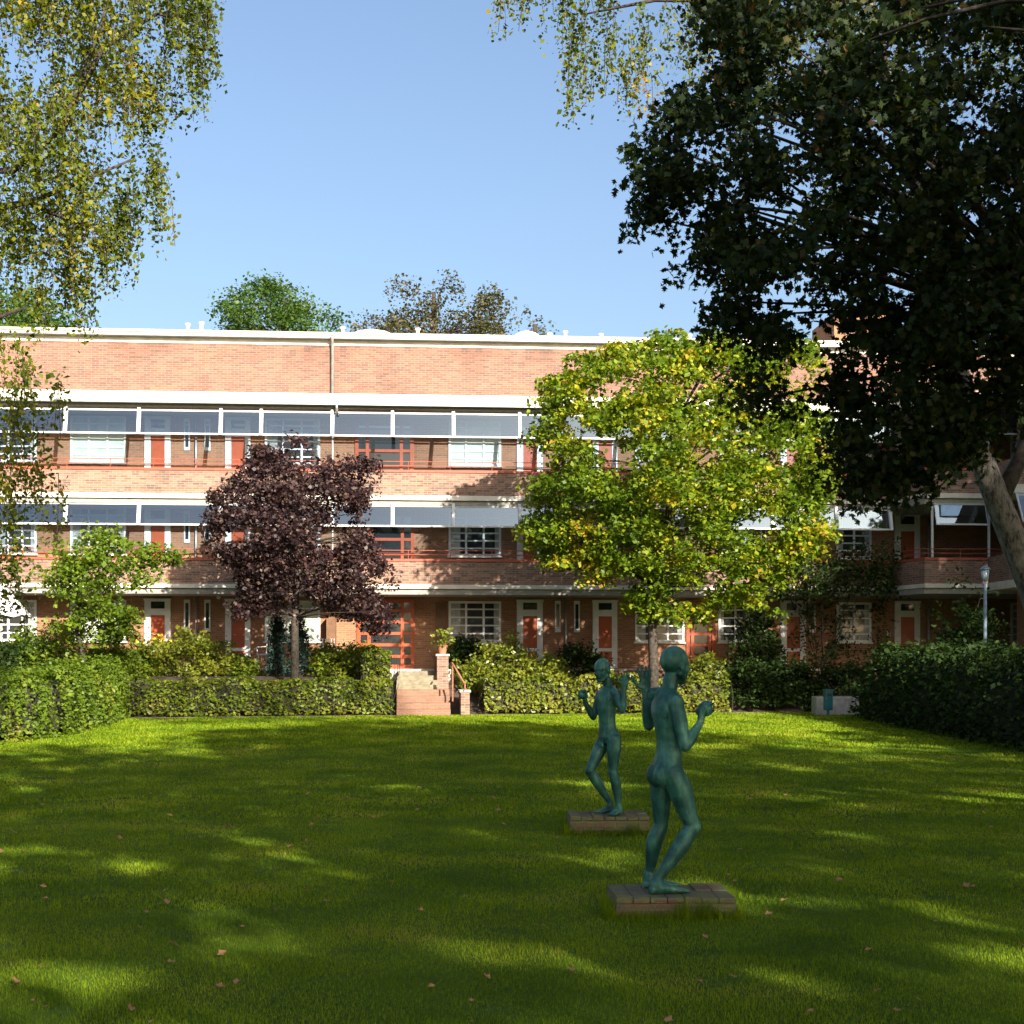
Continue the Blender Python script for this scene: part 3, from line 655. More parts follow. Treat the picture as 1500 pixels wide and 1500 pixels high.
# slabs, parapets; the front steps forward on the right
VS=-1.7; UK=12.05
def strip(u0,us,uk,ur,va,vb,z0,z1,name,mat,ins=0):
    """band along the gallery edge following the step in plan; va..vb is its thickness behind the front line"""
    m=MB(); k=va; 
    poly=[(u0,vb),(u0,va),(us,va),(uk,VS+va),(ur,VS+va),(ur,VS+vb),(uk+.0+(vb-va)*.9,VS+vb),(us+(vb-va)*.9,vb)]
    m.prism(poly,z0,z1); return m.build(name,mat,B)
def slab(z0,z1,name,va=0.):
    m=MB(); m.prism([(UL,VW-.002),(UL,va),(US,va),(UK,VS+va),(UR,VS+va),(UR,VW-.002)],z0,z1); return m.build(name,M['fascia'],B)
for z0,z1,cop in ((S1b,S1t,C1),(S2b,S2t,C2)):
    slab(z0,z1,'gallery_slab',-.05)
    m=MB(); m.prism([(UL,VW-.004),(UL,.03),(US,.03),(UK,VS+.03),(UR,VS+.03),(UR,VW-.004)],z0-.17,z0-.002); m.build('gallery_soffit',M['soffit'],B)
    strip(UL,US,UK,UR,0.0,.12,z1+.001,cop-.075,'parapet',M['brick_par'])
    strip(UL,US,UK,UR,-.03,.15,cop-.074,cop,'coping',M['redrail'])
    # thin rails above the coping
    m=MB()
    for dz in (.13,.26):
        m.tube([(UL,.06,cop+dz),(US,.06,cop+dz),(UK,VS+.06,cop+dz),(UR,VS+.06,cop+dz)],.012,5)
    uu=UL+.4
    while uu<UR:
        vv=.06 if uu<US else VS+.06
        m.tube([(uu,vv,cop),(uu,vv,cop+.27)],.012,5); uu+=1.25
    m.build('handrail',M['redrail'],B)
slab(S3b+.0,S3t,'gallery_roof',-.12)
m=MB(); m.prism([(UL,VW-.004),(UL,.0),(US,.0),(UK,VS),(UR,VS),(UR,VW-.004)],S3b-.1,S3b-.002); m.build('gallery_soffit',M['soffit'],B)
m=MB(); m.prism([(UL,-.125),(UL,-.24),(US,-.24),(UK,VS-.24),(UR,VS-.24),(UR,VS-.125),(UK+.05,VS-.125),(US+.05,-.125)],S3b-.03,S3b+.07); m.build('gutter',M['zinc'],B)
# posts and glass screens
posts=[97-107,97,204,324,383,487,575,664,761,820,940,1042,1130,1224,1303]
posts=[-230,-120]+posts
pu=[U(p,.06) for p in posts]
def screen(u0,u1,zt,zbm,v0=0.06,tilt=.16):
    fr=MB(); fr.box(u0+.035,u1-.035,v0-.03,v0+.01,zt-.05,zt)
    fr.box(u0+.035,u1-.035,v0-tilt-.03,v0-tilt+.01,zbm,zbm+.05)
    for uu_ in (u0+.045,u1-.045): fr.tube([(uu_,v0-.012,zt-.02),(uu_,v0-tilt-.012,zbm+.02)],.012,4)
    f=fr.build('screen_frame',M['greyframe'],B)
    g=MB(); g.add([(u0+.05,v0-tilt-.012,zbm+.045),(u1-.05,v0-tilt-.012,zbm+.045),(u1-.05,v0-.012,zt-.04),(u0+.05,v0-.012,zt-.04),
                   (u0+.05,v0-tilt-.004,zbm+.045),(u1-.05,v0-tilt-.004,zbm+.045),(u1-.05,v0-.004,zt-.04),(u0+.05,v0-.004,zt-.04)],
                  [(0,1,2,3)])
    g.build('glass_pane',M['screen'],f)
for (zt,zg,cop) in ((zc(606),zc(643),C2),(zc(741),zc(773.5),C1)):
    for i in range(len(pu)-1):
        screen(pu[i],pu[i+1],zt,zg)
    for u in pu:
        m=MB(); m.add([(u-.045,.0,zt+.06),(u+.045,.0,zt+.06),(u+.045,.08,zt+.06),(u-.045,.08,zt+.06),
                      (u-.045,-.18,zg),(u+.045,-.18,zg),(u+.045,-.10,zg),(u-.045,-.10,zg)],
                     [(0,1,2,3),(4,7,6,5),(0,4,5,1),(1,5,6,2),(2,6,7,3),(3,7,4,0)])
        m.build('screen_post',M['greyframe'],B)
    # right part: open bay, then further screens on the forward gallery
    for a,b in ((1366,1445),(1449,1530)):
        va=VS+.06; screen(U(a,va),U(b,va),zt,zg,va,.2)
        u=U(a,va); m=MB(); m.box(u-.03,u+.03,va,va+.06,cop,zt); m.build('screen_post',M['greyframe'],B)
# thin steel posts carrying the galleries
for (z0,z1) in ((C1,S2b-.17),(C2,S3b-.1)):
    for px in (487,):
        u=U(px,.08); m=MB(); m.tube([(u,.1,z0),(u,.1,z1)],.03,8); m.build('steel_post',M['zinc'],B)
# downpipes
m=MB(); u=U(487,VW-.1); m.tube([(u,VW-.35,ZRT+.05),(u,VW-.2,ZRT-.06),(u,VW-.12,ZRT-.2),(u,VW-.12,S3t+.02)],.05,8)
u2=U(493,-.2); m.tube([(u2,-.2,S3b+.02),(u2,-.16,S3b-.15),(u2+.02,.02,S3b-.3)],.04,8); m.build('downpipe',M['zinc'],B,smooth=True)
for px in (287,829,1360,1105):
    u=U(px,VW-.06)
    for z0,z1 in ((zb,S1b-.18),(S1t,S2b-.18),(S2t,S3b-.12)):
        m=MB(); m.tube([(u,VW-.07,z0),(u,VW-.07,z1)],.035,8); m.build('downpipe',M['zinc'],B,smooth=True)
# ---- windows, doors
def window(u0,u1,z0,z1,cols=3,rows=5,blind=False,mat='white',v=VW,name='window',fw=.07,bar=.022,colw=None):
    fr=MB(); a,b=v-.045,v-.002
    fr.box(u0,u1,a,b,z1-fw,z1); fr.box(u0,u1,a-.03,b,z0,z0+fw*.9); fr.box(u0,u0+fw,a,b,z0+fw*.9,z1-fw); fr.box(u1-fw,u1,a,b,z0+fw*.9,z1-fw)
    ww=colw or [1/cols]*cols; x=u0; ed=[]
    for q in ww[:-1]:
        x+=(u1-u0)*q; ed.append(x); fr.box(x-fw*.45,x+fw*.45,a-.004,b,z0+fw*.9,z1-fw)
    segs=[u0+fw]+[e for x in ed for e in (x-fw*.45,x+fw*.45)]+[u1-fw]
    for k in range(1,rows):
        z=z0+(z1-z0)*k/rows
        for i in range(0,len(segs),2): fr.box(segs[i],segs[i+1],a+.008,b,z-bar,z+bar)
    f=fr.build(name,M[mat],B)
    g=MB(); g.box(u0+fw*.5,u1-fw*.5,v-.012,v-.003,z0+fw*.5,z1-fw*.5)
    g.build('pane',M['blind' if blind else 'glass'],f)
    if not blind and mat=='white':
        cu=MB(); wd_=(u1-u0); a1=random.uniform(.06,.2)*wd_; a2=random.uniform(.06,.2)*wd_; cu.box(u0+fw,u0+fw+a1,v-.017,v-.0125,z0+fw,z1-fw); cu.build('curtain',M['curtain'],f); cu=MB(); cu.box(u1-fw-a2,u1-fw,v-.017,v-.0125,z0+fw,z1-fw)
        if random.random()<.4: cu.box(u0+fw+a1,u1-fw-a2,v-.017,v-.0125,z0+fw,z0+(z1-z0)*random.uniform(.25,.45))
        cu.build('curtain',M['curtain'],f)
    s=MB(); s.box(u0-.04,u1+.04,v-.10,v-.048,z0-.05,z0-.002); s.build('sill',M['white'] if mat=='white' else M['redrail'],f)
def door(px0,px1,z0,z1,v=VW,split=True):
    u0,u1=U(px0,v),U(px1,v); a,b=v-.05,v-.002; H=z1-z0; t=.07
    lz0,lz1=z0+.06,z0+H*.765; lu0,lu1=u0+(u1-u0)*.24,u1-(u1-u0)*.22
    tz0,tz1=z0+H*.86,z1-.08
    fr=MB(); fr.box(u0,lu0,a,b,z0,z1); fr.box(lu1,u1,a,b,z0,z1); fr.box(lu0,lu1,a,b,lz1,tz0); fr.box(lu0,lu1,a,b,tz1,z1); fr.box(lu0,lu1,a,b,z0,lz0)
    fr.box(u0-.02,u1+.02,a-.04,a-.002,z1-.05,z1+.01)
    f=fr.build('door',M['white'],B)
    l=MB(); l.box(lu0,lu1,v-.03,v-.004,lz0,lz1); lf=l.build('door_leaf',M['red'],f)
    if split:
        s=MB(); zz=lz0+(lz1-lz0)*.33; s.box(lu0,lu1,v-.045,v-.031,zz-.05,zz+.05); s.build('mid_rail',M['white'],f)
    p=MB(); p.box(lu0,lu1,v-.02,v-.004,tz0,tz1); p.build('transom_pane',M['glass'],f)
    h=MB(); h.tube([(lu0+.06,v-.06,z0+1.02),(lu0+.16,v-.06,z0+1.02)],.012,6); h.tube([(lu0+.07,v-.06,z0+1.02),(lu0+.07,v-.03,z0+1.02)],.01,6); h.build('handle',M['zinc'],lf)
def red_window(px0,px1,z0,z1,rows):
    v=VW; u0,u1=U(px0,v),U(px1,v)
    window(u0,u1,z0,z1,3,rows,mat='red',name='stair_window',fw=.11,bar=.045,colw=[.21,.58,.21])
def slit(px,z0,z1):
    u=U(px,VW); f=MB(); w_=.09; a,b=VW-.04,VW-.002
    f.box(u-w_,u-w_+.04,a,b,z0,z1); f.box(u+w_-.04,u+w_,a,b,z0,z1); f.box(u-w_+.04,u+w_-.04,a,b,z0,z0+.1); f.box(u-w_+.04,u+w_-.04,a,b,z1-.1,z1)
    o=f.build('slit_window',M['white'],B); g=MB(); g.box(u-w_+.03,u+w_-.03,VW-.012,VW-.003,z0+.05,z1-.05); g.build('pane',M['glass'],o)
DTOP=[zc(879,VW),zc(748,VW),zc(617,VW)]; FL=[zb,S1t,S2t]
wins=[(-235,-160),(-100,-20),(-8,54),(103,185),(388,469),(657,734),(930,1002),(1052,1102),(1225,1276),(1480,1560)]
doors=[(-50,-14),(212,250),(330,367),(757,795),(868,904),(1143,1180),(1310,1347)]
slits=[274,304,817,845,1118,1190]
def vw(px): return VW
for lv in range(3):
    for k,(a,b) in enumerate(wins):
        top=DTOP[lv]-(.04 if lv==0 else -.0); bot=zc({0:940,1:815,2:684}[lv],VW)-(.0)
        bl=(lv==2 and a in (103,657)) or (lv==0 and a in (388,103))
        window(U(a,VW),U(b,VW),bot,top,2 if b-a<60 and a>1000 else 3,5 if lv==0 else 6,blind=bl)
    for a,b in doors:
        door(a,b,FL[lv]+.02,DTOP[lv])
    for s in slits:
        slit(s,*( (zc(926,VW),zc(880,VW)) if lv==0 else (zc(798,VW),zc(752,VW)) if lv==1 else (zc(665,VW),zc(619,VW))))
red_window(523,607,FL[0]+.03,DTOP[0]+.02,6)
red_window(523,607,FL[1]+.1,DTOP[1],5); red_window(520,606,FL[2]+.1,DTOP[2],5)
red_window(1005,1048,FL[0]+.03,DTOP[0]+.02,6)
# entrance lanterns and house plates
for px,py in ((1204,921),(1302,928),(390,935)):
    v=VW-.05; u=U(px,v); z=ZF(py,u,v); m=MB(); m.box(u-.05,u+.05,v,v+.045,z-.07,z+.07); m.build('house_plate',M['white'],B)
v=VW-.1; u=U(322,v-.4); m=MB(); m.ball((u,.7,S1b-.24),.06); m.build('ceiling_lamp',M['white'],B)
# shutter by the window right of the entrance, wood screens
m=MB(); u=U(646,VW-.05); m.box(u-.17,u+.17,VW-.06,VW-.003,zc(940,VW),zc(884,VW)); m.build('shutter',M['wood'],B)
m=MB(); u=U(486,VW-.05); m.box(u-.14,u+.14,VW-.5,VW-.003,zb,zc(905,VW)); m.build('store_cupboard',M['wood'],B)
# terrace along the foot of the wall
m=MB(); m.box(UL,UR,-.35,VW-.002,-.2,zb-.05); m.build('terrace_base',M['brick_pave'],B)
m=MB(); m.box(UL,UR,-.40,VW-.003,zb-.048,zb); m.build('terrace_paving',M['stone'],B)
# right wing coming forward
WG=empty('side_wing',(0,Y0,0),TH,'brick wing with a gallery coming forward at the far right edge','building')
vf=VS-2.2; u0=U(1486,vf)
m=MB(); m.box(u0+.9,u0+12,vf+1.2,VS-.3,-.1,ZRT); m.build('wall',M['brick_wall'],WG)
m=MB()
for z0,z1 in ((S1b-.1,S1t),(S2b-.1,S2t),(S3b,S3t)): m.box(u0,u0+12,vf-.05,VS-.3,z0,z1)
m.build('gallery_slab',M['fascia'],WG)
m=MB()
for z0,z1 in ((S1t,C1),(S2t,C2)):
    m.box(u0+.02,u0+12,vf,vf+.12,z0+.002,z1); m.box(u0+.02,u0+.14,vf+.122,VS-.32,z0+.002,z1)
m.build('parapet',M['brick_par'],WG)
m=MB(); m.box(u0+.5,u0+12,vf+.5,VS-.3,ZRT+.002,ZRT+.2); m.build('roof',M['zinc'],WG)
for z1,zz in ((S2b-.12,zc(773.5)),(S3b-.02,zc(643))):
    f=MB(); f.box(u0+.05,u0+3,vf-.04,vf,z1-.06,z1); f.box(u0+.05,u0+3,vf-.5,vf-.46,z1-.85,z1-.8)
    f.tube([(u0+.05,vf-.02,z1),(u0+.05,vf-.48,z1-.82)],.03,6); fo=f.build('screen_frame',M['greyframe'],WG)
    g=MB(); g.add([(u0+.08,vf-.48,z1-.8),(u0+3,vf-.48,z1-.8),(u0+3,vf-.02,z1-.03),(u0+.08,vf-.02,z1-.03)],[(0,1,2,3)]); g.build('glass_pane',M['screen'],fo)

# ------------------------------------------------------------------ climbing plant on the shaded gallery
def climber():
    P=[]
    for _ in range(330):
        px=random.uniform(1135,1320); py=random.uniform(800,870) if random.random()<.55 else random.uniform(850,960)
        if py>870 and not (1165<px<1250 or 1280<px<1300): continue
        v=-.25 if py<875 else 1.0; u=U(px,v); p=FW(u,v+random.uniform(-.15,.15),ZF(py,u,v)); P.append(tuple(p))
    P=np.array(P); base=FW(U(1205,.2),.2,1.5); root=empty('climbing_plant',base,0,'dark green climber hanging over the shaded gallery parapet on the right','climbing plant')
    npmesh('foliage',leaves(clump_points(P,26,.2,.16)-np.array(base),.1,.06,.2,hang=.5),4,M['l_dark'],root)
    mb=MB(); 
    for i in rng.choice(len(P),9,replace=False): limb(mb,(random.uniform(-.2,.2),0,0),tuple(P[i]-np.array(base)),.016,.006,n=5,k=4)
    mb.build('stems',M['bark'],root)
climber()

# ------------------------------------------------------------------ entrance steps, piers, railings (built square to the facade)
E=empty('entrance_steps',FW(U(620,-4),-4,0),TH,'brick and stone steps rising from the lawn to the red entrance','steps')
ox=U(620,-4)
yl=Y0+ox*ST-4  # world depth near the foot
vf0=-5.15; z0=gz(*FW(ox,vf0).xy)
ua=U(581,vf0); ub=U(660,vf0)
n1=4; zA=ZF(1010,ox,-3.9); zT=zb
m=MB()
for i in range(n1):
    va=vf0+i*.34; m.box(ua-ox,ub-ox,va+4,va+.34+4,-.1,z0+(zA-z0)*(i+1)/n1)
m.build('lower_flight',M['brick_pave'],E)
n2=4; vb0=vf0+n1*.34; m=MB()
for i in range(n2):
    va=vb0+i*.36; m.box(ua-ox-.02+i*.01,ub-ox-.30,va+4+.002,va+.36+4,-.1,zA+(zT-.05-zA)*(i+1)/n2)
m.build('upper_flight',M['beige_step'],E)
m=MB(); m.box(ua-ox-.9,ub-ox+.1,vb0+n2*.36+4+.003,4-.402,-.1,zT-.004); m.build('landing',M['stone'],E)
def pier(px0,px1,pyt,v,dv,label,name='brick_pier'):
    u0,u1=U(px0,v),U(px1,v); zt=ZF(pyt,u0,v); p=FW((u0+u1)/2,v+dv/2,0); g=.3
    r=empty(name,(p.x,p.y,g),TH,label,'pier'); h=(u1-u0)/2
    m=MB(); m.box(-h,h,-dv/2,dv/2,-.3,zt-g-.06); m.build('shaft',M['brick_par'],r,bevel=.008)
    m=MB(); m.box(-h-.03,h+.03,-dv/2-.03,dv/2+.03,zt-g-.058,zt-g); m.build('cap',M['stone'],r,bevel=.008)
    return (u0+u1)/2,zt
pu1,pz1=pier(640,657,958,-3.3,2.2,'tall brick pier on the right of the upper steps')
pu2,pz2=pier(675,688,1011,-5.1,1.3,'low brick pier at the foot of the steps, right side')
m=MB()
u=U(664,-4.6); a=(U(663,-4.9),-4.9); zt_=ZF(972,u,-4.9)
r=empty('handrail',FW(*a,z0),TH,'rusty red handrail sloping down beside the lower steps','handrail')
def L(u_,v_,z_): return (u_-a[0], v_-a[1], z_-z0)
m=MB(); m.tube([L(*a,zA-.3),L(*a,zt_)],.022,7); m.tube([L(U(681,-5.2),-5.2,pz2),L(U(681,-5.2),-5.2,ZF(1000,0,-5.2))],.022,7); m.build('post',M['rust'],r)
m=MB(); m.tube([L(U(661,-4.6),-4.6,zt_+.03),L(*a,zt_),L(U(681,-5.2),-5.2,ZF(1002,0,-5.2))],.026,7); m.build('rail',M['rust'],r,smooth=True)
a2=(U(637,-2.6),-2.6); r=empty('handrail',FW(*a2,zb),TH,'rusty red handrail beside the entrance landing','handrail')
m=MB(); z3=ZF(952,a2[0],-2.6)
m.tube([(0,0,z3-zb-.65),(0,0,z3-zb-.05)],.02,6); m.build('post',M['rust'],r)
m=MB(); m.tube([(U(611,-1.5)-a2[0],1.1,z3-zb+.05),(U(626,-2)-a2[0],.6,z3-zb+.05),(0,0,z3-zb-.28)],.025,6); m.build('rail',M['rust'],r,smooth=True)
# potted plant on the tall pier
p=FW(pu1,-2.9,pz1); r=empty('potted_plant',p,0,'terracotta pot with a bright green plant on top of the tall brick pier','potted plant')
m=MB(); m.rings([((0,0,0),(.09,0,0),(0,.09,0)),((0,0,.02),(.10,0,0),(0,.10,0)),((0,0,.2),(.14,0,0),(0,.14,0)),((0,0,.24),(.155,0,0),(0,.155,0)),((0,0,.25),(.13,0,0),(0,.13,0))]); m.build('pot',M['terracotta'],r)
cl=np.array([[0,0,.42]])+rng.normal(size=(26,3))*np.array([.13,.13,.12]); npmesh('plant',leaves(clump_points(cl,14,.05,.05),.09,.05,.3),4,M['l_laurel'],r)
# grey planter left of the door
p=FW(U(519,-.9),-.9,zb-.1); r=empty('stone_planter',p,TH,'weathered grey planter trough left of the entrance','planter')
m=MB(); m.box(-.42,.42,-.2,.2,0,.40); m.box(-.46,.46,-.24,.24,.402,.50); m.build('trough',M['concrete'],r,bevel=.015)
cl=np.array([[0,0,.52]])+rng.normal(size=(30,3))*np.array([.2,.08,.04]); npmesh('plant',leaves(clump_points(cl,12,.05,.04),.07,.04,.3),4,M['l_dark'],r)

# ------------------------------------------------------------------ white garden chairs, parasol, flower pots on the terrace
def chair(px,label,rz):
    u=U(px,-.1); p=FW(u,.25,zb); r=empty('garden_chair',p,rz,label,'chair',group='white garden chairs on the terrace')
    m=MB(); m.box(-.22,.22,-.21,.21,.41,.45); m.build('seat',M['white'],r,bevel=.01)
    for sx in (-1,1):
        for sy in (-1,1):
            q=MB(); q.tube([(sx*.21,sy*.2,0),(sx*.19,sy*.18,.41)],.018,6); q.build('leg',M['white'],r)
    m=MB(); m.tube([(-.2,.19,.45),(-.22,.27,.9),(.22,.27,.9),(.2,.19,.45)],.018,6)
    for k in (-.12,-.04,.04,.12): m.tube([(k,.2,.45),(k*1.1,.265,.89)],.012,5)
    m.build('backrest',M['white'],r)
    for sx in (-1,1):
        q=MB(); q.tube([(sx*.23,-.18,.41),(sx*.24,-.19,.65),(sx*.23,.22,.67)],.016,6); q.build('armrest',M['white'],r)
chair(481,'white garden chair by the store cupboard left of the entrance',R(20))
chair(390,'white garden chair behind the left dwarf conifer',R(-30))
px=12; Yp=39.6; p=W(px,985,Yp); r=empty('parasol',(p.x-.3,Yp,gz(p.x,Yp)),0,'white parasol folded low at the left edge behind the hedge','parasol')
m=MB(); m.tube([(0,0,0),(0,0,2.75)],.025,8); m.build('pole',M['white'],r)
m=MB(); n=16; V=[(0,0,2.75)]
for j in range(n):
    w_=2*math.pi*j/n; s=1.0 if j%2==0 else .86; V.append((1.0*s*math.cos(w_),1.0*s*math.sin(w_),1.62+(.0 if j%2==0 else .08)))
m.add(V,[(0,1+j,1+(j+1)%n) for j in range(n)]); pc=m.build('canopy',M['shade'],r); q=pc.modifiers.new('s','SOLIDIFY'); q.thickness=.01
def pot(px,py,Y,rad,mat,label,flower,h=.25):
    p=W(px,py,Y); r=empty('flower_pot',(p.x,Y,p.z),0,label,'flower pot')
    m=MB(); m.rings([((0,0,0),(rad*.7,0,0),(0,rad*.7,0)),((0,0,h),(rad,0,0),(0,rad,0)),((0,0,h+.03),(rad*1.08,0,0),(0,rad*1.08,0))]); m.build('pot',mat,r)
    cl=np.array([[0,0,h+.15]])+rng.normal(size=(16,3))*np.array([rad*.7,rad*.7,.1]); npmesh('plant',leaves(clump_points(cl,14,.06,.05),.09,.05,.3),4,M['l_laurel'],r)
    if flower:
        cl=cl+np.array([0,0,.06]); npmesh('blossoms',leaves(clump_points(cl[:9],5,.05,.05),.08,.07,.3),4,M['flower'],r)
pot(33,975,40.2,.24,M['orange'],'bright orange flower pot behind the left boundary hedge',False)
pot(200,962,41.9,.15,M['terracotta'],'terracotta pot of yellow flowers left of the first red door',True)
pot(100,945,42.4,.13,M['flower'],'small yellow pot near the wall behind the small tree',True)
pot(236,962,42.0,.16,M['terracotta'],'terracotta pot of yellow flowers in front of the first red door',True)

# ------------------------------------------------------------------ lamp post, bin, planter wall on the right
Yl=33.5; p=W(1443,975,Yl); r=empty('street_lamp',(p.x,Yl,gz(p.x,Yl)),0,'slim grey-blue lamp post with a glass lantern above the right hedge','street lamp')
zt=W(0,829,Yl).z-gz(p.x,Yl)
m=MB(); m.tube([(0,0,-.1),(0,0,.6),(0,0,.62),(0,0,zt-.34)],[.065,.065,.045,.04],10); m.build('pole',M['lampblue'],r,smooth=True)
m=MB(); m.rings([((0,0,zt-.34),(.05,0,0),(0,.05,0)),((0,0,zt-.31),(.07,0,0),(0,.07,0)),((0,0,zt-.09),(.105,0,0),(0,.105,0))]); 
M['lampglass']=plain('lamp_glass',(.28,.38,.44),.15,var=.03,spec=.6,bmp=0); m.build('lantern',M['lampglass'],r,smooth=True)
m=MB(); m.rings([((0,0,zt-.088),(.13,0,0),(0,.13,0)),((0,0,zt-.06),(.12,0,0),(0,.12,0)),((0,0,zt),(.03,0,0),(0,.03,0))]); m.build('lantern_cap',M['lampblue'],r)
xb,yb=G(1213,37.3); r=empty('litter_bin',(xb,yb,gz(xb,yb)),R(8),'slim teal litter bin on a post in front of the pale planter','litter bin')
m=MB(); m.box(-.10,.10,-.10,.10,.16,.66); m.build('body',M['bin'],r,bevel=.02)
m=MB(); m.box(-.12,.12,-.12,.12,.661,.70); m.build('lid',M['bin'],r,bevel=.01)
m=MB(); m.box(-.06,.06,-.104,-.101,.53,.61); m.build('slot',M['brown'],r)
m=MB(); m.tube([(0,0,-.05),(0,0,.16)],.04,8); m.build('post',M['bin'],r)
xb,yb=G(1222,38.3); r=empty('concrete_planter',(xb,yb,gz(xb,yb)),R(5),'pale concrete planter box behind the teal bin','planter')
m=MB(); m.prism([(-.55,.25),(-.55,-.2),(.62,-.2),(.62,.25)],-.1,.50); m.build('box',M['concrete'],r,bevel=.02)
m=MB(); m.box(-.5,.57,-.15,.2,.501,.52); m.build('soil',M['soil'],r)
# brick edging strip between the gravel and the bed on the right
# ------------------------------------------------------------------ bronze statues
def cap(mb, a, b, ra, rb, n=12):
    a=Vector(a);b=Vector(b); pts=[];rr=[]
    d=b-a; k=7
    for i in range(k+1):
        t=i/k; pts.append(a.lerp(b,t)); rr.append(ra+(rb-ra)*t)
    mb.tube(pts,rr,n); mb.ball(a,ra); mb.ball(b,rb)
def muscle(mb, a, b, ra, rm, rb, tm=.35, off=(0,0,0), n=14):
    a=Vector(a);b=Vector(b);o=Vector(off);pts=[];rr=[]
    for i in range(13):
        t=i/12
        s=(t/tm if t<tm else 1-(t-tm)/(1-tm)); s=s*s*(3-2*s)
        base=ra+(rb-ra)*t; pts.append(a.lerp(b,t)+o*s); rr.append(base+(rm-(ra+(rb-ra)*tm))*s)
    mb.tube(pts,rr,n); mb.ball(a,ra*.97); mb.ball(b,rb*.97)
def chain(mb, pts, rr):
    for i in range(len(pts)-1): 
        mb.tube([pts[i],pts[i+1]],[rr[i],rr[i+1]],8); mb.ball(pts[i],rr[i]*1.02,nu=8,nv=6)
    mb.ball(pts[-1],rr[-1],nu=8,nv=6)
def open_hand(mb, wrist, up, side, pal, s=1.0, thumb=1, bend=.15):
    """palm with four unequal fingers and a thumb; up along fingers, side across, pal = palm normal"""
    up=Vector(up).normalized(); side=Vector(side); side=(side-up*side.dot(up)).normalized(); pal=side.cross(up) if Vector(pal).dot(side.cross(up))>0 else -side.cross(up)
    w=Vector(wrist); pc=w+up*.05*s
    Mx=Matrix((side,pal,up)).transposed()
    mb.ball(pc,.042*s,.017*s,.056*s,M=Mx)
    cap(mb,w-up*.01*s,w+up*.03*s,.023*s,.025*s)
    for k,(o,ln,sp) in enumerate(((-.031,.066,-.26),(-.010,.078,-.09),(.012,.074,.07),(.032,.058,.24))):
        b=w+up*.088*s+side*o*s; d=(up+side*sp).normalized()
        p1=b+d*ln*.45*s+pal*bend*.012*s; p2=p1+(d+pal*bend).normalized()*ln*.33*s; p3=p2+(d+pal*bend*2.2).normalized()*ln*.26*s
        chain(mb,[b-d*.03*s,b,p1,p2,p3],[.0105*s,.0105*s,.0098*s,.009*s,.008*s])
    b=w+up*.03*s+side*thumb*-.034*s; d=(up*.75-side*thumb*.8+pal*.35).normalized()
    chain(mb,[b-d*.01*s,b+d*.032*s,b+(d*.06+up*.006)*s,b+(d*.07+up*.028)*s],[.014*s,.0125*s,.011*s,.0095*s])
def ball_hand(mb, wrist, c, rb, side, s=1.0):
    """palm behind the ball, fingers curling round it"""
    w=Vector(wrist); c=Vector(c); ax=(c-w).normalized(); side=Vector(side); side=(side-ax*side.dot(ax)).normalized(); pal=ax.cross(side)
    # palm below/behind
    back=-pal
    pc=c+back*(rb*.80)-ax*rb*.45
    Mx=Matrix((side,(c-pc).normalized().cross(side),(c-pc).normalized())).transposed()
    mb.ball(pc,.040*s,.045*s,.018*s,M=Mx); cap(mb,w,pc,.024*s,.026*s)
    for k,(o,l0) in enumerate(((-.034,1.9),(-.012,2.25),(.012,2.2),(.034,1.85))):
        pts=[];rr=[]
        R_=rb+.006*s
        for i in range(7):
            an=-.35+i/6*l0; q=math.sqrt(max(R_*R_-o*o*s*s*.8,1e-6))
            pts.append(c+side*o*s*(1-.12*i/6)+back*math.cos(an)*q+ax*math.sin(an)*q); rr.append((.0105-.0022*i/6)*s)
        chain(mb,pts,rr)
    pts=[];rr=[]
    for i in range(5):
        an=-.9-i/4*1.3; q=rb+.007*s
        pts.append(c-side*.030*s*(1.2-.1*i)+back*math.cos(an)*q+ax*math.sin(an)*q*.9); rr.append((.0135-.003*i/4)*s)
    chain(mb,pts,rr)
def foot(mb, ankle, heel, toe, s=1.0, side=None):
    ankle=Vector(ankle);heel=Vector(heel);toe=Vector(toe); d=(toe-heel); d.z=0; L_=d.length; d.normalize(); sd=Vector((-d.y,d.x,0))
    z=toe.z
    R_=[]
    for t,wd,h in ((0,.020,.030),(.05,.030,.045),(.18,.034,.060),(.34,.035,.062),(.52,.040,.050),(.70,.046,.034),(.84,.045,.024),(.93,.040,.018),(1,.026,.011)):
        R_.append((heel+d*L_*t+Vector((0,0,h*.5*s+z-.0-heel.z+.0)), sd*wd*s*1.05, Vector((0,0,h*.62*s))))
    mb.rings(R_); cap(mb,ankle,heel+d*L_*.17+Vector((0,0,.05*s)),.037*s,.038*s)
    cap(mb,ankle-Vector((0,0,.01)),heel+d*L_*.45+Vector((0,0,.035*s)),.03*s,.024*s)
    for k in range(5):
        b=heel+d*L_*.90+sd*(k-2)*.0165*s; chain(mb,[b+Vector((0,0,z-heel.z+.012)),b+d*(L_*.11-abs(k-1.2)*.006)+Vector((0,0,z-heel.z+.009))],[.011*s,.0095*s])
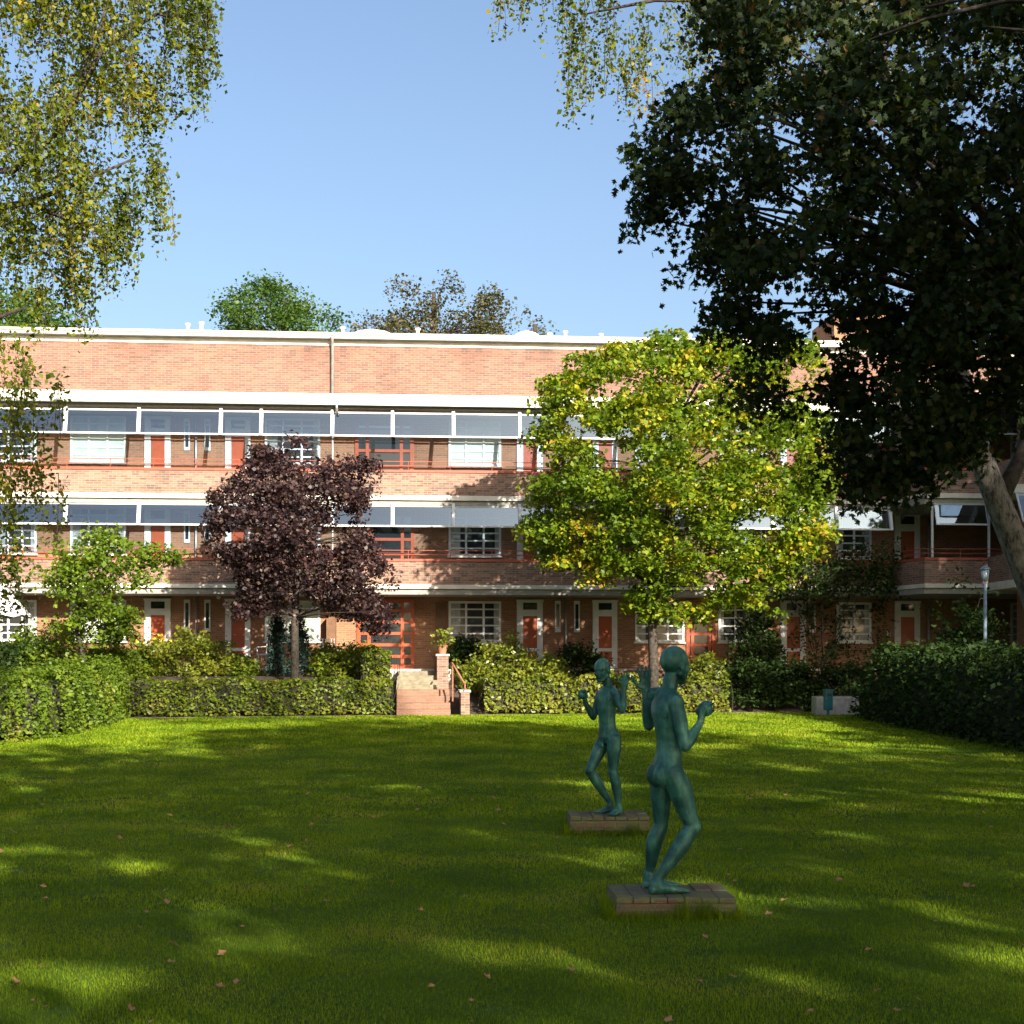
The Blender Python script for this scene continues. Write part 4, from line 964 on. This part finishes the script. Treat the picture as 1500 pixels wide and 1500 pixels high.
def head(mb, c, fwd, up, s=1.0):
    fwd=Vector(fwd).normalized(); up=Vector(up).normalized(); fwd=(fwd-up*fwd.dot(up)).normalized(); lf=up.cross(fwd); c=Vector(c)
    def P(f,l,u): return c+fwd*f*s+lf*l*s+up*u*s
    Mx=Matrix((lf,fwd,up)).transposed()
    mb.ball(P(-.010,0,.035),.077*s,.096*s,.088*s,M=Mx,nu=24,nv=16)          # cranium
    mb.ball(P(.022,0,-.030),.060*s,.068*s,.082*s,M=Mx,nu=20,nv=14)          # face
    mb.ball(P(.050,0,-.088),.031*s,.030*s,.028*s,M=Mx)                      # chin
    for q in (-1,1):
        cap(mb,P(-.01,q*.054,-.045),P(.045,q*.024,-.090),.022*s,.020*s)     # jaw line
        mb.ball(P(.062,q*.034,-.028),.022*s,.018*s,.022*s,M=Mx)             # cheekbone
        cap(mb,P(.083,q*.012,.020),P(.070,q*.044,.016),.0095*s,.0085*s)     # brow
        mb.ball(P(.070,q*.030,-.001),.014*s,.011*s,.009*s,M=Mx)             # eyelid
        mb.ball(P(-.008,q*.077,-.010),.010*s,.020*s,.031*s,M=Mx)            # ear
        mb.ball(P(-.004,q*.074,-.034),.009*s,.012*s,.012*s,M=Mx)
    cap(mb,P(.083,0,.012),P(.104,0,-.026),.0075*s,.012*s); mb.ball(P(.098,.0,-.032),.016*s,.012*s,.009*s,M=Mx)   # nose
    mb.ball(P(.082,0,-.054),.022*s,.012*s,.006*s,M=Mx); mb.ball(P(.079,0,-.064),.019*s,.012*s,.007*s,M=Mx)        # lips
def torso(mb, secs, L_, Fw):
    L_=Vector(L_).normalized(); Fw=Vector(Fw).normalized()
    R_=[]
    for x,y,z,a,b in secs: R_.append((Vector((x,y,z)),L_*a*.83,Fw*b*.92))
    # interpolate
    out=[]
    for i in range(len(R_)-1):
        for k in range(4):
            t=k/4; t=t
            c0_,a0,b0=R_[i];c1_,a1,b1=R_[i+1]; out.append((c0_.lerp(c1_,t),a0.lerp(a1,t),b0.lerp(b1,t)))
    out.append(R_[-1]); mb.rings(out)
def finish_statue(mb,name,loc,label,ballc,rb):
    me=bpy.data.meshes.new(name); me.from_pydata(mb.v,[],mb.f); me.update()
    o=bpy.data.objects.new('tmp',me); C.objects.link(o)
    rm=o.modifiers.new('r','REMESH'); rm.mode='VOXEL'; rm.voxel_size=.0052
    sm=o.modifiers.new('s','SMOOTH'); sm.factor=.5; sm.iterations=5
    bpy.context.view_layer.update()
    dg=bpy.context.evaluated_depsgraph_get(); m2=bpy.data.meshes.new_from_object(o.evaluated_get(dg)); C.objects.unlink(o); bpy.data.objects.remove(o)
    m2.materials.clear(); m2.materials.append(M['patina']); m2.polygons.foreach_set('use_smooth',[True]*len(m2.polygons))
    root=empty('bronze_statue',loc,0,label,'statue')
    b_=bpy.data.objects.new('body',m2); C.objects.link(b_); b_.parent=root
    q=MB(); q.ball(ballc,rb,nu=24,nv=16); q.build('held_ball',M['patina'],root,smooth=True)
    return root
# near statue (seen from behind, facing right and away)
ZP1=.15; Yn=(EYE-ZP1)*F/330.; X1=(980-750)/F*Yn
mb=MB(); Fd=Vector((.91,.41,0)); Ld=Vector((-.41,.91,0)); Up=Vector((0,0,1))
torso(mb,[(-.02,.01,.735,.10,.075),(-.02,.01,.80,.158,.108),(-.015,.01,.87,.150,.102),(-.0,.01,.95,.122,.090),(.005,.01,1.03,.122,.092),(.0,.01,1.13,.142,.104),(-.01,.01,1.22,.160,.108),(-.015,.01,1.30,.165,.092),(-.015,.01,1.352,.120,.066),(-.008,.01,1.385,.070,.058),(0.0,.01,1.41,.055,.055)],Ld,Fd)
for q in (-1,1):
    c=Vector((-.02,.01,.795))-Fd*.050+Ld*.045*q; mb.ball(c,.070,.062,.084)                              # buttock
    mb.ball(Vector((-.01,.01,1.24))+Fd*.050+Ld*.055*q,.066,.038,.055,M=Matrix((Ld,Fd,Up)).transposed())   # chest
    mb.ball(Vector((-.01,.01,1.24))-Fd*.056+Ld*.060*q,.052,.030,.085,M=Matrix((Ld,Fd,Up)).transposed())   # shoulder blade
cap(mb,(-.005,.01,1.36),(.028,.02,1.50),.056,.054)   # neck
head(mb,(.045,.03,1.545),(.80,.60,-.02),(.0,.0,1),1.13)
shR=Vector((.035,-.125,1.295)); shL=Vector((-.085,.165,1.335))
for sh_,q in ((shR,-1),(shL,1)): mb.ball(sh_,.056,.056,.060); cap(mb,Vector((-.01,.01,1.36)),sh_+Vector((0,0,.015)),.048,.046)
elR=Vector((.090,-.185,1.00)); wrR=Vector((.205,-.10,1.165)); muscle(mb,shR,elR,.050,.052,.037,.4); muscle(mb,elR,wrR,.038,.043,.024,.25)
bc=Vector((.248,-.07,1.245)); ball_hand(mb,wrR,bc,.047,(.55,-.80,-.1),1.05)
elL=Vector((-.118,.215,1.125)); wrL=Vector((-.145,.19,1.365)); muscle(mb,shL,elL,.050,.051,.037,.4); muscle(mb,elL,wrL,.038,.042,.024,.25)
open_hand(mb,wrL,(-.03,-.03,1),(.93,.35,0),(-.3,.9,0),1.08,thumb=1,bend=.25)
hpR=Vector((.015,-.055,.81)); knR=Vector((.155,-.055,.445)); anR=Vector((-.095,-.10,.085))
muscle(mb,hpR,knR,.082,.084,.052,.3,off=Fd*.012); muscle(mb,knR,anR,.056,.060,.033,.32,off=(.0,-.0,-.012)); mb.ball(knR+Fd*.012,.052)
foot(mb,anR,(-.150,-.13,0),(.118,-.055,0),1.08)
hpL=Vector((-.045,.085,.80)); knL=Vector((-.045,.10,.44)); anL=Vector((-.125,.14,.09))
muscle(mb,hpL,knL,.080,.080,.050,.3); muscle(mb,knL,anL,.053,.058,.032,.32,off=-Fd*.02); foot(mb,anL,(-.165,.12,0),(.085,.22,0),1.08)
finish_statue(mb,'near_statue',(X1,Yn,ZP1+.003),'nearer and larger green bronze nude youth seen from behind, holding up a ball',bc,.045)
# far statue (faces the viewer, to the left)
ZP2=.19; Yf=(EYE-ZP2)*F/217.; X2=(897-750)/F*Yf
mb=MB(); Fd=Vector((-.72,-.69,0)).normalized(); Ld=Vector((.69,-.72,0)).normalized()
torso(mb,[(-.035,0,.715,.09,.07),(-.035,0,.775,.142,.100),(-.04,0,.83,.134,.092),(-.05,0,.90,.110,.080),(-.055,0,.98,.112,.084),(-.06,0,1.07,.130,.094),(-.055,0,1.16,.148,.098),(-.045,0,1.235,.150,.082),(-.04,0,1.275,.105,.060),(-.038,0,1.30,.062,.052),(-.04,0,1.325,.050,.050)],Ld,Fd)
for q in (-1,1):
    mb.ball(Vector((-.03,0,.77))-Fd*.04+Ld*.042*q,.06,.06,.074); mb.ball(Vector((-.06,0,1.17))+Fd*.044+Ld*.048*q,.060,.034,.05,M=Matrix((Ld,Fd,Up)).transposed())
    mb.ball(Vector((-.05,0,1.17))-Fd*.048+Ld*.054*q,.046,.028,.075,M=Matrix((Ld,Fd,Up)).transposed())
mb.ball(Vector((-.04,0,.70))+Fd*.10,.026,.026,.034); 
cap(mb,(-.04,0,1.29),(-.075,-.01,1.405),.048,.046)
head(mb,(-.105,-.02,1.455),(-.55,-.80,-.10),(-.05,-.03,1),1.02)
shL=Vector((.035,-.135,1.215)); shR=Vector((-.115,.135,1.20))
for sh_ in (shR,shL): mb.ball(sh_,.051,.051,.055); cap(mb,Vector((-.04,0,1.28)),sh_+Vector((0,0,.012)),.042,.042)
el=Vector((-.185,.15,.975)); wr=Vector((-.272,.09,1.135)); muscle(mb,shR,el,.045,.047,.033,.4); muscle(mb,el,wr,.034,.038,.022,.25)
bc2=Vector((-.310,.06,1.205)); ball_hand(mb,wr,bc2,.044,(-.55,.7,0),1.0)
el=Vector((.085,-.20,1.055)); wr=Vector((.108,-.205,1.29)); muscle(mb,shL,el,.046,.048,.034,.4); muscle(mb,el,wr,.035,.039,.022,.25)
open_hand(mb,wr,(.12,-.02,1),(.85,-.45,0),(-.4,-.8,0),.98,thumb=1,bend=.5)
hp=Vector((.015,-.07,.755)); kn=Vector((.0,-.075,.43)); an=Vector((.060,-.045,.085)); muscle(mb,hp,kn,.072,.074,.046,.3); muscle(mb,kn,an,.050,.054,.030,.32,off=-Fd*.016)
foot(mb,an,(.085,-.01,0),(-.035,-.225,0),.98)
hp=Vector((-.075,.065,.755)); kn=Vector((-.232,.0,.435)); an=Vector((-.015,.09,.10)); muscle(mb,hp,kn,.072,.073,.048,.3); muscle(mb,kn,an,.050,.053,.030,.32); mb.ball(kn+Fd*.01,.046)
foot(mb,an,(.02,.115,0),(-.165,-.01,0),.96)
finish_statue(mb,'far_statue',(X2,Yf,ZP2+.003),'farther and smaller green bronze nude youth facing the viewer with a ball in his hand',bc2,.042)
def plinth(x,y,hw,hd,h,label,rz):
    r=empty('brick_plinth',(x,y,0),rz,label,'plinth')
    m=MB(); m.box(-hw,hw,-hd,hd,-.1,h-.045); o=m.build('courses',M['brick_dark'],r,bevel=.006)
    m=MB(); nb=7; w_=2*hw/nb
    for j in range(2):
        for i in range(nb):
            d=2*hd/2; g=.0018
            m.box(-hw+i*w_+g,-hw+(i+1)*w_-g,-hd+j*d+g,-hd+(j+1)*d-g,h-.044,h+random.uniform(-.007,.006))
    m.build('top_course',M['brick_top'],r,bevel=.006); return r
def lichen():
    m=M['brick_dark'].copy(); m.name='brick_with_lichen'; nt=m.node_tree; b=nt.nodes['Principled BSDF']
    l=b.inputs['Base Color'].links[0].from_socket; n=noise(nt,4.5,7,rough=.7); r=ramp(nt,[(.40,(0,0,0)),(.56,(1,1,1))],n.outputs[0])
    mx=nt.nodes.new('ShaderNodeMixRGB'); mx.inputs[2].default_value=(.13,.13,.06,1); lk(nt,r.outputs[0],mx.inputs[0]); lk(nt,l,mx.inputs[1]); lk(nt,mx.outputs[0],b.inputs['Base Color']); return m
M['brick_top']=lichen(); M['brick_dark']=M['brick_top']
Yq=Yn+.03
plinth((981-750)/F*Yq,Yq,.405,.30,ZP1,'mossy low brick plinth under the nearer statue',R(2))
Yq=Yf+.02
plinth((890-750)/F*Yq,Yq,.40,.28,ZP2,'dark low brick plinth under the farther statue',R(1))

# ------------------------------------------------------------------ grass blades, tufts, fallen leaves
def grass():
    out=[]
    def region(n,y0,y1,h,wd):
        y=rng.uniform(0,1,n); y=y0+(y1-y0)*y; hw=y*.40+.8; x=rng.uniform(-1,1,n)*hw
        k=y<edge(x)-.03
        for cx,cy,a,b in (((981-750)/F*Yn,Yn+.03,.40,.29),((890-750)/F*Yf,Yf+.02,.39,.27)): k&=~((abs(x-cx)<a)&(abs(y-cy)<b))
        x=x[k];y=y[k];n=len(x); z=hl(x,y)
        # taller clumps where the turf is uneven
        kk=(np.sin(x*3.1+2.1*np.sin(y*2.3))*np.sin(y*4.3+1.7*np.sin(x*2.9))<.80)|(rng.uniform(0,1,n)<.35); x=x[kk];y=y[kk];z=z[kk];n=len(x)
        pat=.75+.5*(np.sin(x*2.1+1.3*np.sin(y*1.7))*np.sin(y*2.7+x))**2
        H=h*rng.uniform(.55,1.3,n)*pat; a=rng.uniform(0,6.28,n); lean=rng.uniform(.05,.7,n)*H
        W_=wd*rng.uniform(.7,1.3,n)
        dx,dy=np.cos(a),np.sin(a); V=np.empty((n,3,3)); p=np.stack([x,y,z],-1)
        V[:,0]=p+np.stack([-dy*W_,dx*W_,0*x],-1); V[:,1]=p+np.stack([dy*W_,-dx*W_,0*x],-1); V[:,2]=p+np.stack([dx*lean,dy*lean,H],-1)
        out.append(V.reshape(-1,3))
    region(190000,5.8,10,.024,.0021); region(170000,10,16,.027,.0038); region(160000,16,27,.033,.008); region(170000,27,41,.042,.016)
    for cx,cy,a,b in (((981-750)/F*Yn,Yn+.03,.42,.32),((890-750)/F*Yf,Yf+.02,.41,.30)):
        n=4200; t=rng.uniform(0,1,n); s=rng.integers(0,4,n)
        x=np.where(s<2,cx-a+2*a*t,np.where(s==2,cx-a,cx+a)); y=np.where(s==0,cy-b,np.where(s==1,cy+b,cy-b+2*b*t))
        x=x+rng.normal(size=n)*.02; y=y+rng.normal(size=n)*.02; H=rng.uniform(.03,.10,n)*(1+.8*(np.sin(x*9)*np.sin(y*7)>.2)); an=rng.uniform(0,6.28,n)
        V=np.empty((n,3,3)); p=np.stack([x,y,hl(x,y)],-1); dx,dy=np.cos(an),np.sin(an)
        V[:,0]=p+np.stack([-dy*.003,dx*.003,0*x],-1); V[:,1]=p+np.stack([dy*.003,-dx*.003,0*x],-1); V[:,2]=p+np.stack([dx*H*.4,dy*H*.4,H],-1); out.append(V.reshape(-1,3))
    o=npmesh('grass',np.concatenate(out),3,M['blade']); props(o,'short mown green grass covering the lawn','grass',kind='stuff')
grass()
lm=None
for i in range(190):
    y=5.9+random.random()**1.5*14; x=random.uniform(-.40,.42)*y
    if abs(x-1.05)<.5 and abs(y-9.9)<.45: continue
    if lm is None:
        s=.03; V=[(0,-1.1*s,0),(.55*s,-.5*s,.2*s),(.95*s,.1*s,.35*s),(.45*s,.35*s,.15*s),(0,1.2*s,.3*s),(-.45*s,.35*s,.1*s),(-.9*s,.15*s,.4*s),(-.5*s,-.5*s,.15*s),(0,0,0)]
        m=MB(); m.add(V,[(8,i_,(i_+1)%8) for i_ in range(8)]); o=m.build('fallen_leaf',M['l_fallen']); lm=o
    else:
        o=lm.copy(); C.objects.link(o)
    sc=random.uniform(.45,.95)*(1+y*.02); o.scale=(sc,sc,sc); o.location=(x,y,float(hl(x,y))+.032); o.rotation_euler=(random.uniform(-.5,.5),random.uniform(-.5,.5),random.uniform(0,6.28))
    props(o,'small dry brown leaf lying on the grass','leaf','fallen leaves scattered on the lawn')
